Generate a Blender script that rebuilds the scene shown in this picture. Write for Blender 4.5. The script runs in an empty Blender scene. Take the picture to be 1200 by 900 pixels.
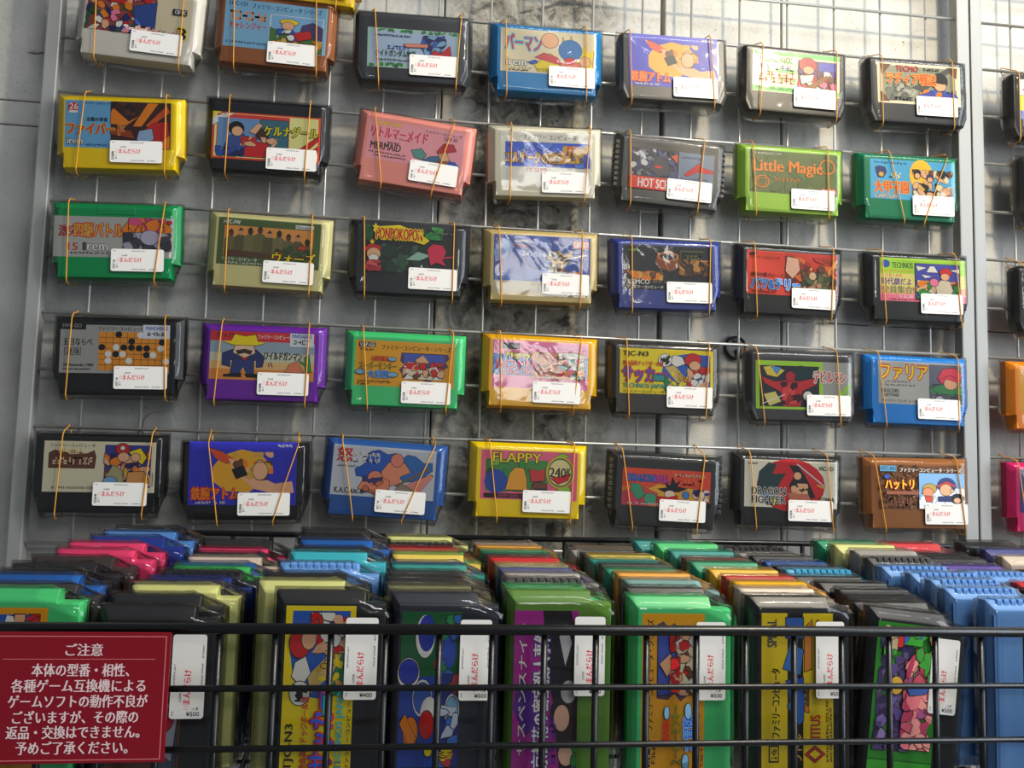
import bpy, bmesh, math, random
from mathutils import Vector, Matrix
PI = math.pi
sc = bpy.context.scene
C = sc.collection

# ---------------------------------------------------------------- camera, light, exposure
cam = bpy.data.objects.new('camera', bpy.data.cameras.new('camera'))
C.objects.link(cam)
cam.location = (0.30717, -0.87875, 1.26821)
cam.rotation_euler = (1.66630837, -0.02677013, -0.14090907)
cam.data.sensor_width = 36.0
cam.data.lens = 33.638
cam.data.clip_start = 0.01
sc.camera = cam

sc.view_settings.view_transform = 'Standard'
sc.view_settings.look = 'None'
sc.view_settings.gamma = 1.0
sc.view_settings.use_curve_mapping = False
sc.view_settings.exposure = 0.0
sc.cycles.transparent_max_bounces = 48
sc.cycles.max_bounces = 8
sc.cycles.caustics_reflective = False
sc.cycles.caustics_refractive = False

w = bpy.data.worlds.new('shop'); sc.world = w; w.use_nodes = True
w.node_tree.nodes['Background'].inputs['Color'].default_value = (0.78, 0.86, 1.0, 1)
w.node_tree.nodes['Background'].inputs['Strength'].default_value = 0.19


def area(name, loc, target, sx, sy, power, col):
    d = bpy.data.lights.new(name, 'AREA'); d.shape = 'RECTANGLE'
    d.size = sx; d.size_y = sy; d.energy = power; d.color = col
    o = bpy.data.objects.new(name, d); C.objects.link(o)
    o.location = loc
    o.rotation_euler = (Vector(target) - Vector(loc)).to_track_quat('-Z', 'Y').to_euler()
    return o


area('shelf_spot', (0.93, -0.70, 2.02), (0.62, 0.0, 1.55), 0.07, 0.07, 5.6, (1.0, 0.85, 0.60))
area('ceiling_tube', (1.25, -1.30, 2.72), (0.70, 0.0, 1.35), 1.3, 0.36, 25.0, (0.93, 0.97, 1.0))
area('cool_side_fill', (2.55, -1.25, 1.75), (0.80, 0.0, 1.38), 1.1, 1.5, 38.0, (0.84, 0.92, 1.0))  # added fill lamp out of view, lifts the shaded wall on the right
area('aisle_tube', (0.93, -2.6, 1.95), (0.55, 0.0, 1.4), 0.5, 0.22, 5.5, (1.0, 0.97, 0.90))

# ---------------------------------------------------------------- helpers
PAL = dict(w=(236, 234, 226), k=(20, 20, 22), r=(205, 32, 32), o=(235, 130, 22), y=(245, 218, 15), b=(40, 85, 190),
           n=(28, 34, 95), c=(125, 180, 215), g=(45, 145, 62), G=(28, 85, 48), l=(140, 205, 60), p=(240, 125, 160),
           m=(190, 32, 122), v=(95, 42, 150), t=(35, 150, 150), s=(236, 178, 135), d=(112, 66, 36), e=(226, 212, 176),
           a=(152, 152, 150), A=(72, 72, 77), f=(216, 168, 66), q=(70, 190, 222))


def lin(c):
    if isinstance(c, str): c = PAL[c]
    return tuple((v / 255 / 12.92 if v / 255 <= .04045 else ((v / 255 + .055) / 1.055) ** 2.4) for v in c) + (1.0,)


def node_mat(name):
    m = bpy.data.materials.new(name); m.use_nodes = True
    nt = m.node_tree
    return m, nt, nt.nodes['Principled BSDF']


_plain = {}


def plain(name, rgb, rough=.4, metal=0.0, bump=0.0, scale=400, spec=.5):
    key = (name, rgb, rough, metal)
    if key in _plain: return _plain[key]
    m, nt, b = node_mat(name)
    b.inputs['Base Color'].default_value = lin(rgb)
    b.inputs['Metallic'].default_value = metal
    b.inputs['Specular IOR Level'].default_value = spec
    tc = nt.nodes.new('ShaderNodeTexCoord')
    n = nt.nodes.new('ShaderNodeTexNoise'); n.inputs['Scale'].default_value = scale
    nt.links.new(tc.outputs['Object'], n.inputs['Vector'])
    mr = nt.nodes.new('ShaderNodeMapRange')
    mr.inputs['To Min'].default_value = max(0, rough - .06); mr.inputs['To Max'].default_value = rough + .06
    nt.links.new(n.outputs['Fac'], mr.inputs['Value'])
    nt.links.new(mr.outputs['Result'], b.inputs['Roughness'])
    if bump:
        bp = nt.nodes.new('ShaderNodeBump'); bp.inputs['Strength'].default_value = bump
        bp.inputs['Distance'].default_value = .0004
        nt.links.new(n.outputs['Fac'], bp.inputs['Height']); nt.links.new(bp.outputs['Normal'], b.inputs['Normal'])
    _plain[key] = m
    return m


def print_mat():
    m, nt, b = node_mat('printed_paper')
    a = nt.nodes.new('ShaderNodeAttribute'); a.attribute_name = 'ink'
    nt.links.new(a.outputs['Color'], b.inputs['Base Color'])
    b.inputs['Roughness'].default_value = .38
    return m


def film_mat():
    m = bpy.data.materials.new('clear_film'); m.use_nodes = True
    nt = m.node_tree; nt.nodes.clear()
    out = nt.nodes.new('ShaderNodeOutputMaterial')
    mix = nt.nodes.new('ShaderNodeMixShader')
    tr = nt.nodes.new('ShaderNodeBsdfTransparent'); tr.inputs['Color'].default_value = (.975, .975, .97, 1)
    gl = nt.nodes.new('ShaderNodeBsdfGlossy'); gl.inputs['Roughness'].default_value = .07
    tc = nt.nodes.new('ShaderNodeTexCoord')
    n = nt.nodes.new('ShaderNodeTexNoise'); n.inputs['Scale'].default_value = 26; n.inputs['Detail'].default_value = 2.5
    n.inputs['Distortion'].default_value = 1.2
    nt.links.new(tc.outputs['Object'], n.inputs['Vector'])
    bp = nt.nodes.new('ShaderNodeBump'); bp.inputs['Strength'].default_value = .30; bp.inputs['Distance'].default_value = .003
    nt.links.new(n.outputs['Fac'], bp.inputs['Height'])
    nt.links.new(bp.outputs['Normal'], gl.inputs['Normal'])
    fr = nt.nodes.new('ShaderNodeFresnel'); fr.inputs['IOR'].default_value = 1.5
    mul = nt.nodes.new('ShaderNodeMath'); mul.operation = 'MULTIPLY_ADD'
    mul.inputs[1].default_value = .62; mul.inputs[2].default_value = .008; mul.use_clamp = True
    nt.links.new(fr.outputs['Fac'], mul.inputs[0])
    nt.links.new(mul.outputs[0], mix.inputs['Fac'])
    nt.links.new(tr.outputs[0], mix.inputs[1]); nt.links.new(gl.outputs[0], mix.inputs[2])
    nt.links.new(mix.outputs[0], out.inputs['Surface'])
    return m


PRINT = print_mat()
FILM = film_mat()
BAND = plain('amber_rubber', (222, 156, 52), .5)
STEEL = plain('zinc_wire', (186, 184, 178), .36, .55)
RAIL = plain('galvanised_rail', (156, 157, 155), .5, .35, .2, 120)
BLACKW = plain('black_coated_wire', (14, 14, 15), .32, 0, .2, 300)


def link(name, me, mat=None, parent=None):
    o = bpy.data.objects.new(name, me); C.objects.link(o)
    if mat is not None and not me.materials: me.materials.append(mat)
    if parent is not None: o.parent = parent
    return o


def from_bm(name, bm, mat, parent=None, smooth=False):
    me = bpy.data.meshes.new(name); bm.to_mesh(me); bm.free()
    if smooth:
        for p in me.polygons: p.use_smooth = True
    return link(name, me, mat, parent)


def tag(o, label=None, cat=None, group=None, kind=None):
    if label: o['label'] = label
    if cat: o['category'] = cat
    if group: o['group'] = group
    if kind: o['kind'] = kind
    return o


def thing(name, loc, label, cat, group=None, rot=(0, 0, 0)):
    o = bpy.data.objects.new(name, None); C.objects.link(o)
    o.location = loc; o.rotation_euler = rot; o.empty_display_size = .02
    return tag(o, label, cat, group)


def add_box(bm, lo, hi, bev=0.0):
    r = bmesh.ops.create_cube(bm, size=1)
    vs = r['verts']
    for v in vs:
        v.co = Vector([lo[i] + (v.co[i] + .5) * (hi[i] - lo[i]) for i in range(3)])
    if bev:
        es = list({e for v in vs for e in v.link_edges})
        bmesh.ops.bevel(bm, geom=es, offset=bev, segments=2, affect='EDGES', profile=.5)


def add_tube(bm, pts, r, n=8, closed=False, flat=1.0, caps=True):
    pts = [Vector(p) for p in pts]; m = len(pts); rings = []
    ref = Vector((.31, .17, .93))
    for i in range(m):
        a = pts[i - 1] if (i > 0 or closed) else pts[i]
        b = pts[(i + 1) % m] if (i < m - 1 or closed) else pts[i]
        t = (b - a).normalized()
        u = t.cross(ref)
        if u.length < .05: u = t.cross(Vector((1, 0, 0)))
        u.normalize(); v = t.cross(u)
        rings.append([bm.verts.new(pts[i] + u * (r * math.cos(2 * PI * k / n)) + v * (r * flat * math.sin(2 * PI * k / n))) for k in range(n)])
    for i in range(m if closed else m - 1):
        A, B = rings[i], rings[(i + 1) % m]
        for k in range(n):
            try: bm.faces.new((A[k], A[(k + 1) % n], B[(k + 1) % n], B[k]))
            except ValueError: pass
    if not closed and caps:
        bm.faces.new(rings[0]); bm.faces.new(rings[-1])


def tube_obj(name, pts, r, mat, parent=None, n=8, closed=False):
    bm = bmesh.new(); add_tube(bm, pts, r, n, closed)
    bmesh.ops.recalc_face_normals(bm, faces=bm.faces)
    return from_bm(name, bm, mat, parent, True)


# ---------------------------------------------------------------- lettering and printed pictures
_tx = {}


def glyphs(s, off):
    """flat triangles of a line of lettering, scaled to the unit square"""
    key = (s, off)
    if key in _tx: return _tx[key]
    cu = bpy.data.curves.new('t', 'FONT'); cu.body = s; cu.size = 1; cu.offset = off
    cu.resolution_u = 2; cu.fill_mode = 'FRONT'
    o = bpy.data.objects.new('t', cu); C.objects.link(o)
    bpy.context.view_layer.update()
    dg = bpy.context.evaluated_depsgraph_get()
    me = bpy.data.meshes.new_from_object(o.evaluated_get(dg))
    vs = [(v.co.x, v.co.y) for v in me.vertices]
    fs = [tuple(p.vertices) for p in me.polygons]
    flip = [p.normal.z < 0 for p in me.polygons]
    bpy.data.objects.remove(o); bpy.data.curves.remove(cu); bpy.data.meshes.remove(me)
    if not vs: vs, fs, flip = [(0, 0), (1, 0), (0, 1)], [], []
    x0 = min(v[0] for v in vs); x1 = max(v[0] for v in vs); y0 = min(v[1] for v in vs); y1 = max(v[1] for v in vs)
    W = max(x1 - x0, 1e-4); H = max(y1 - y0, .25)
    cy = (y0 + y1) / 2
    if y1 - y0 < .25: y0 = cy - .125
    r = ([((x - x0) / W, (y - y0) / H) for x, y in vs], [f[::-1] if q else f for f, q in zip(fs, flip)])
    _tx[key] = r
    return r


class Print:
    """a printed sheet: flat layers of ink, each a hair in front of the one below. mm, x right, z up, facing -y"""

    def __init__(s, rect, y0, step=.008):
        s.x0, s.z1, s.x1, s.z0 = rect
        s.v = []; s.f = []; s.c = []; s.y = y0; s.step = step

    def P(s, u, v):
        return s.x0 + (s.x1 - s.x0) * u / 100, s.z1 + (s.z0 - s.z1) * v / 100

    def raw(s, pts, col):
        s.y -= s.step
        b = len(s.v); A = 0
        for i in range(len(pts)):
            x, z = pts[i]; X, Z = pts[(i + 1) % len(pts)]; A += x * Z - X * z
        if A < 0: pts = pts[::-1]
        s.v += [(x / 1000, s.y / 1000, z / 1000) for x, z in pts]
        s.f.append(tuple(range(b, b + len(pts)))); s.c.append(lin(col))

    def poly(s, uv, col):
        s.raw([s.P(*p) for p in uv], col)

    def inked(s, uv, col):
        """a drawn shape with a dark contour"""
        us = [p[0] for p in uv]; vs = [p[1] for p in uv]
        cu, cv = sum(us) / len(us), sum(vs) / len(vs)
        if (max(us) - min(us)) * (max(vs) - min(vs)) < 3200:
            su = 1 + 1.3 / max(4, max(us) - min(us)); sv = 1 + 2.4 / max(6, max(vs) - min(vs))
            cl = lambda q: min(100, max(0, q))
            s.poly([(cl(cu + (a - cu) * su), cl(cv + (b - cv) * sv)) for a, b in uv], (48, 34, 32))
        s.poly(uv, col)

    def ell(s, u, v, ru, rv, col, n=18):
        if ru > 0: s.poly([(u + ru * math.cos(2 * PI * k / n), v + rv * math.sin(2 * PI * k / n)) for k in range(n)], col)

    def text(s, u, v, w, h, t, col, out=None, down=False):
        X0, Z1 = s.P(u, v); X1, Z0 = s.P(u + w, v + h)
        lat = all(ord(ch) < 256 for ch in t)
        hh = abs(X1 - X0 if down else Z1 - Z0)
        for off, c in ([(.06 if not lat else .055, out)] if out else []) + [(.026 if not lat else .024, col)]:
            vs, fs = glyphs(t, 0)
            for k in range(3 if off < .05 else 8):      # struck several times, a touch apart, for a heavy face
                e = hh * (.028 if off < .05 else .085)
                ox, oz = (e * (k - 1), 0) if off < .05 else (e * math.cos(k * PI / 4), e * math.sin(k * PI / 4))
                s.y -= s.step * .6; b = len(s.v)
                for (a, q) in vs:
                    if down: x = X0 + (X1 - X0) * q; z = Z1 + (Z0 - Z1) * a
                    else: x = X0 + (X1 - X0) * a; z = Z0 + (Z1 - Z0) * q
                    s.v.append(((x + ox) / 1000, s.y / 1000, (z + oz) / 1000))
                s.f += [tuple(b + i for i in f) for f in fs]; s.c += [lin(c)] * len(fs)

    def draw(s, items):
        for it in items:
            k = it[0]
            if k == 'r': s.poly([(it[1], it[2]), (it[3], it[2]), (it[3], it[4]), (it[1], it[4])], it[5])
            elif k == 'p': s.inked(it[1], it[2])
            elif k == 'e':
                u, v, ru, rv, c = it[1:]
                if 0 < ru < 11: s.ell(u, v, ru + .55, rv + 1.1, (46, 34, 32))
                s.ell(u, v, ru, rv, c)
            elif k == 't': s.text(*it[1:])
            elif k == 's':
                u, v, ru, rv, c = it[1:]
                s.poly([(u + ru * (1 if j % 2 == 0 else .45) * math.sin(j * PI / 5), v - rv * (1 if j % 2 == 0 else .45) * math.cos(j * PI / 5)) for j in range(10)], c)
            elif k == 'o':
                u, v, ru, rv, c = it[1:]
                for j in range(20):
                    a, b = 2 * PI * j / 20, 2 * PI * (j + 1) / 20
                    s.poly([(u + ru * math.cos(a), v + rv * math.sin(a)), (u + ru * math.cos(b), v + rv * math.sin(b)),
                            (u + .86 * ru * math.cos(b), v + .86 * rv * math.sin(b)), (u + .86 * ru * math.cos(a), v + .86 * rv * math.sin(a))], c)
                    s.y += s.step
                s.y -= s.step
            elif k == 'l':
                u, v, U, V, wd, c = it[1:]
                x, z = s.P(u, v); X, Z = s.P(U, V); d = math.hypot(X - x, Z - z) or 1
                nx, nz = -(Z - z) / d * wd * .4, (X - x) / d * wd * .4
                s.raw([(x + nx, z + nz), (x - nx, z - nz), (X - nx, Z - nz), (X + nx, Z + nz)], c)
            elif k == 'b':
                u0, v0, u1, v1, n, sz, seed, cols = it[1:]
                R = random.Random(seed * 77 + n)
                asp = abs((s.x1 - s.x0) / (s.z1 - s.z0))
                for j in range(n):
                    cu, cv = R.uniform(u0, u1), R.uniform(v0, v1); m = R.randint(6, 9)
                    el = R.uniform(.5, 1.4); ph = R.uniform(0, PI)
                    pts = []
                    for q in range(m):
                        a = 2 * PI * q / m; rr = sz * .55 * R.uniform(.6, 1.15)
                        x, y = rr * el * math.cos(a), rr / el * math.sin(a)
                        X, Y = x * math.cos(ph) - y * math.sin(ph), x * math.sin(ph) + y * math.cos(ph)
                        pts.append((min(u1, max(u0, cu + X)), min(v1, max(v0, cv + Y * asp))))
                    col = R.choice(cols)
                    if R.random() < .55: s.inked(pts, col)
                    else: s.poly(pts, col)
            elif k == 'x':   # a line of print too small to read
                u, v, wd, h, n, c = it[1:]
                R = random.Random(int(u * 7 + v * 13) + n)
                for j in range(n):
                    a = u + wd * j / n; cw = wd / n * .8
                    for q in range(2):
                        vv = v + h * R.choice((0, .4, .75)); s.poly([(a, vv), (a + cw, vv), (a + cw, vv + h * .22), (a, vv + h * .22)], c); s.y += s.step
                    uu = a + cw * R.choice((0, .35, .7)); s.poly([(uu, v), (uu + cw * .28, v), (uu + cw * .28, v + h), (uu, v + h)], c); s.y += s.step
                s.y -= s.step
            elif k == 'grid':
                u0, v0, u1, v1, a, b = it[1:]
                for j in range(1, a): s.draw([('l', u0 + (u1 - u0) * j / a, v0, u0 + (u1 - u0) * j / a, v1, .5, (120, 75, 25))])
                for j in range(1, b): s.draw([('l', u0, v0 + (v1 - v0) * j / b, u1, v0 + (v1 - v0) * j / b, .5, (120, 75, 25))])
            elif k == 'go':
                for (q, z, c) in [(53, 19, 'k'), (65, 33, 'k'), (38, 46, 'k'), (58, 46, 'k'), (65, 46, 'k'), (72, 47, 'k'), (79, 47, 'k'), (51, 60, 'k'), (79, 61, 'k'), (93, 34, 'k'),
                                  (73, 20, 'w'), (51, 46, 'w'), (57, 60, 'w'), (44, 60, 'w'), (44, 74, 'w'), (63, 74, 'w'), (85, 61, 'w'), (92, 47, 'w'), (97, 74, 'w')]:
                    s.ell(q, z, 3.1, 6.6, c)
            elif k == 'ppl':
                u0, v0, u1, v1 = it[1:]
                for row, n, hh in ((0, 9, .20), (1, 0, 0)):
                    for j in range(n):
                        cx = u0 + (u1 - u0) * (j + .5) / n; top = v0 + [6, 2, 0, -3, 4, 2, 8, 8, 16][j]
                        s.poly([(cx - 6, v1), (cx - 6, top + 22), (cx - 3, top + 15), (cx + 3, top + 15), (cx + 6, top + 22), (cx + 6, v1)], [(105, 100, 60), (90, 85, 55), (115, 110, 70)][j % 3])
                        s.ell(cx, top + 8, 2.6, 8, [(200, 140, 100), (95, 60, 40), (60, 40, 30)][(j * 5 + 1) % 3], 12)
                        s.poly([(cx - 2.6, top + 6), (cx, top - 1), (cx + 2.6, top + 6)], (50, 40, 30))
                s.poly([(u0, v1), (u0, v1 - 14), (u0 + 30, v1 - 12), (u0 + 60, v1 - 6), (u0 + 60, v1)], (90, 60, 45))
                s.draw([('b', 56, 50, 92, 80, 12, 9, 3, [(70, 60, 30), (170, 70, 30), (60, 80, 40)])])

    def build(s, name, parent=None):
        me = bpy.data.meshes.new(name); me.from_pydata(s.v, [], s.f)
        a = me.color_attributes.new('ink', 'FLOAT_COLOR', 'CORNER')
        buf = []
        for f, c in zip(s.f, s.c): buf += list(c) * len(f)
        a.data.foreach_set('color', buf)
        return link(name, me, PRINT, parent)


# ---------------------------------------------------------------- cartridge bodies
def ring_mesh(rings):
    bm = bmesh.new(); R = []
    for y, pts in rings: R.append([bm.verts.new((x / 1000, y / 1000, z / 1000)) for x, z in pts])
    for A, B in zip(R, R[1:]):
        n = len(A)
        for k in range(n): bm.faces.new((A[k], A[(k + 1) % n], B[(k + 1) % n], B[k]))
    bm.faces.new(R[0]); bm.faces.new(R[-1])
    bmesh.ops.recalc_face_normals(bm, faces=bm.faces)
    return bm


_body = {}


def body_mesh(style, rgb):
    key = (style, rgb)
    if key in _body: return _body[key]
    W, H = 53.5, 33.7
    bx, bt = (6.0, 5.0) if style in ('std', 'ridge', 'led') else (3.2, 3.0)
    if style in ('std', 'ridge', 'led', 'slim'):
        def outl(ix, it, ib):
            return [(-W + ix, H - it), (W - ix, H - it), (W - ix, -20), (W - 6 - ib, -20), (W - 6 - ib, -H + ib), (-W + 6 + ib, -H + ib), (-W + 6 + ib, -20), (-W + ix, -20)]
        rings = [(8.2, outl(2.5, 2.5, 1)), (6, outl(0, 0, 0)), (-2.5, outl(0, 0, 0)), (-8.4, outl(bx, bt, .8))]
    else:                                       # plain slab, rounded upper corners, no shoulders
        def outl(ix, it, ib):
            p = []
            for cx, cz, a0 in ((-W + 5, H - 5, 180), (W - 5, H - 5, 90)):
                for k in range(4):
                    a = math.radians(a0 - 30 * k); p.append((cx + (5 - min(ix, 4)) * math.cos(a), cz + (5 - min(it, 4)) * math.sin(a)))
            return p + [(W - ix, -24), (W - 4 - ix, -H + ib), (-W + 4 + ix, -H + ib), (-W + ix, -24)]
        rings = [(8.2, outl(2, 2, 1)), (6, outl(0, 0, 0)), (-4.5, outl(0, 0, 0)), (-8.4, outl(bx, bt, .8))]
    bm = ring_mesh(rings)
    bmesh.ops.bevel(bm, geom=[e for e in bm.edges if e.calc_face_angle(0) > .3], offset=.0007, segments=2, affect='EDGES', profile=.5, clamp_overlap=True)
    if style == 'ridge':                        # ribbed ends
        for sx in (-1, 1):
            for k in range(9):
                z = (-17 + k * 5.2) / 1000
                lo, hi = sorted((sx * .0470, sx * .0541))
                add_box(bm, (lo, -.0055, z - .0017), (hi, .0062, z + .0017), .0003)
        for k in range(3):
            add_box(bm, (-.045, -.0085, .0240 + k * .0028), (.045, -.0060, .0252 + k * .0028))
    if style == 'led':
        add_box(bm, (-.0495, -.0090, .0272), (-.0460, -.0080, .0302))
        add_box(bm, (-.016, -.0089, .0225), (.016, -.0080, .0300), .0004)
    me = bpy.data.meshes.new('cartridge_shell'); bm.to_mesh(me); bm.free()
    me.materials.append(plain('moulded_plastic', rgb, .36, 0, .08, 900))
    _body[key] = me
    return me


def film_mesh(seed, tight):
    """loose clear sleeve: a fine grid pulled over the cartridge, its lower corners folded flat"""
    R = random.Random(seed)
    bm = bmesh.new(); bmesh.ops.create_cube(bm, size=2)
    bmesh.ops.subdivide_edges(bm, edges=bm.edges[:], cuts=9, use_grid_fill=True)
    ph = [R.uniform(0, 6.3) for _ in range(6)]
    for v in bm.verts:
        x, y, z = v.co
        X, Y, Z = x * 55.3, y * (9.2 if tight else 9.5), z * 35.2
        if y < -.2:
            k = (-y - .2) / .8
            X -= (5.2 * k) * x * abs(x) ** 6; Z -= 4.4 * k * max(0, z) ** 7
        if y > .6: X -= 2 * x * abs(x) ** 6
        e = max(0, -z - .35) / .65 * abs(x) ** 3
        X -= x * 8.5 * e * (1 if abs(x) > .75 else .2)
        if z < -.95 and not tight: Z -= 1.6 + .7 * math.sin(6 * x + ph[0])
        edge = max(abs(x), abs(z))
        j = .035 if edge < .75 else .35
        if abs(x) > .75 and z < -.35: j = 1.7 if tight else 1.0
        if abs(x) < .98: X += R.uniform(-j, j)
        else: X += x * R.uniform(0, j)
        if abs(y) > .98: Y += math.copysign(1, y) * (abs(R.uniform(0, j)) + .25 * (1 + math.sin(5 * x + 3 * z + ph[1])) * (0 if tight else 1))
        if abs(z) > .98: Z += z * R.uniform(0, j)
        v.co = (X / 1000, Y / 1000, Z / 1000)
    me = bpy.data.meshes.new('film_sleeve'); bm.to_mesh(me); bm.free()
    for p in me.polygons: p.use_smooth = True
    me.materials.append(FILM)
    return me


FILMS = [film_mesh(s, False) for s in range(7)]
TIGHT = [film_mesh(40 + s, True) for s in range(5)]

_stk = {}


def sticker_mesh(price):
    """white price sticker, 45 x 20 mm"""
    if price in _stk: return _stk[price]
    p = Print((-22, 9.8, 22, -9.8), 0)
    pts = []
    for cx, cz, a0 in ((20.4, 8.2, 0), (-20.4, 8.2, 90), (-20.4, -8.2, 180), (20.4, -8.2, 270)):
        pts += [(cx + 1.6 * math.cos(math.radians(a0 + 30 * k)), cz + 1.6 * math.sin(math.radians(a0 + 30 * k))) for k in range(4)]
    p.raw(pts, (232, 229, 224))
    p.draw([('x', 4, 6, 5, 5, 2, 'A'), ('x', 38, 7, 27, 5, 12, 'A'), ('t', 20, 26, 11, 7, 'GAME', 'A'), ('x', 40, 88, 26, 5, 12, 'A'), ('x', 72, 88, 16, 5, 8, 'A'), ('x', 10.5, 66, 3.4, 18, 2, 'A')])
    p.draw([('o', 13, 49, 2.2, 6, (225, 40, 60))])
    p.text(17, 38, 41, 21, 'まんだらけ', (225, 40, 60))
    p.text(3.2, 50, 5.2, 38, price, 'k', None, True)
    o = p.build('price_sticker'); me = o.data
    bpy.data.objects.remove(o)
    _stk[price] = me
    return me


_nf = [0]


def cartridge(loc, roll, rgb, style, label, group=None, art=None, rect=None, sticker=None, price='¥800', tight=False, tilt=0.0, scale=None):
    root = thing('game_cartridge', loc, label, 'game cartridge', group)
    root.rotation_euler = (Matrix.Rotation(tilt, 3, 'X') @ Matrix.Rotation(-roll, 3, 'Y')).to_euler()
    link('body', body_mesh(style, rgb), None, root)
    if art:
        p = Print(rect, -8.45)
        p.draw(ART[art]); p.build('printed_label', root)
    _nf[0] += 1
    link('plastic_wrapper', (TIGHT if tight else FILMS)[_nf[0] % (5 if tight else 7)], None, root)
    if sticker:
        s = link('price_sticker', sticker_mesh(price), None, root)
        s.location = (sticker[0] / 1000, -.0108, sticker[1] / 1000)
    if scale: root.scale = scale
    return root

# ---------------------------------------------------------------- what is printed on each label
# printed pictures and lettering of every label, in percent of the label (u across, v down)
FC='ファミリーコンピュータ'
ASTRO=[('r',0,0,100,100,(50,50,190)),('p',[(22,40),(30,22),(48,12),(66,18),(74,34),(70,62),(56,80),(34,78),(22,62)],(235,170,40)),('p',[(18,10),(30,16),(44,30),(34,34),(24,26)],(220,80,40)),('p',[(36,26),(46,30),(62,52),(80,66),(96,62),(98,80),(84,84),(60,74),(42,48)],'s'),('b',40,16,78,60,14,9,3,'fsod'),('e',66,46,7,14,'s'),('p',[(40,44),(50,38),(54,52),(44,58)],'k'),('t',3,72,43,20,'鉄腕アトム','o','r'),('x',5,94,30,4,8,'w'),('x',82,4,14,4,4,'w')]
SOCCER=[('r',0,0,100,100,'y'),('p',[(46,34),(56,14),(72,8),(97,10),(97,92),(50,92),(44,60)],(45,95,190)),('p',[(46,58),(60,72),(80,92),(48,92)],(40,130,80)),('p',[(48,40),(58,34),(72,66),(88,92),(80,92),(60,70)],(215,185,110)),('b',52,44,82,84,16,5,4,'yof'),('p',[(52,26),(58,12),(66,16),(70,30),(60,38)],'w'),('e',48,24,7,14,'w'),('b',43,14,53,34,7,4,5,'k'),('b',72,36,96,88,26,9,6,'srswrs'),('e',78,22,9,15,'r'),('e',80,34,6,10,'s'),('t',3,6,27,14,'TJC-N3','k'),('t',3,27,43,11,'熱血高校ドッジボール部','r'),('t',3,41,46,33,'サッカー','b','r'),('p',[(35,58),(47,58),(47,70),(36,70)],'t'),('t',3,77,48,13,'TECHNOS JAPAN','t'),('t',3,92,44,6,FC,'k')]
MONKEY=[('r',0,0,100,100,(235,165,20)),('r',3,4,20,15,'k'),('t',4,5,15,9,'VAP-G5','w'),('x',5,17,14,6,5,'k'),('t',26,8,70,11,'ファミリーコンピュータ・シリーズ','k'),('p',[(46,24),(93,24),(95,34),(91,42),(94,52),(88,60),(90,72),(82,78),(74,90),(66,80),(56,84),(48,74),(44,62),(49,52),(45,42)],(95,60,90)),('p',[(48,26),(90,26),(91,48),(70,54),(49,50)],(70,90,185)),('b',48,44,90,82,46,9,7,'sewdrs'),('p',[(60,40),(68,28),(74,44),(70,54)],'s'),('b',50,46,72,60,8,8,9,'rr'),('e',34,26,0,0,'k'),('t',16,33,17,12,'元祖西遊記','r'),('t',4,47,38,17,'スーパーモンキー',(110,120,20)),('t',13,66,22,16,'大冒険','b','c'),('e',37,40,4,4,'c'),('e',6,70,5,5,'c'),('e',38,74,5,5,'c'),('x',3,88,34,4,12,'d'),('x',3,94,12,4,4,'d')]
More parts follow.
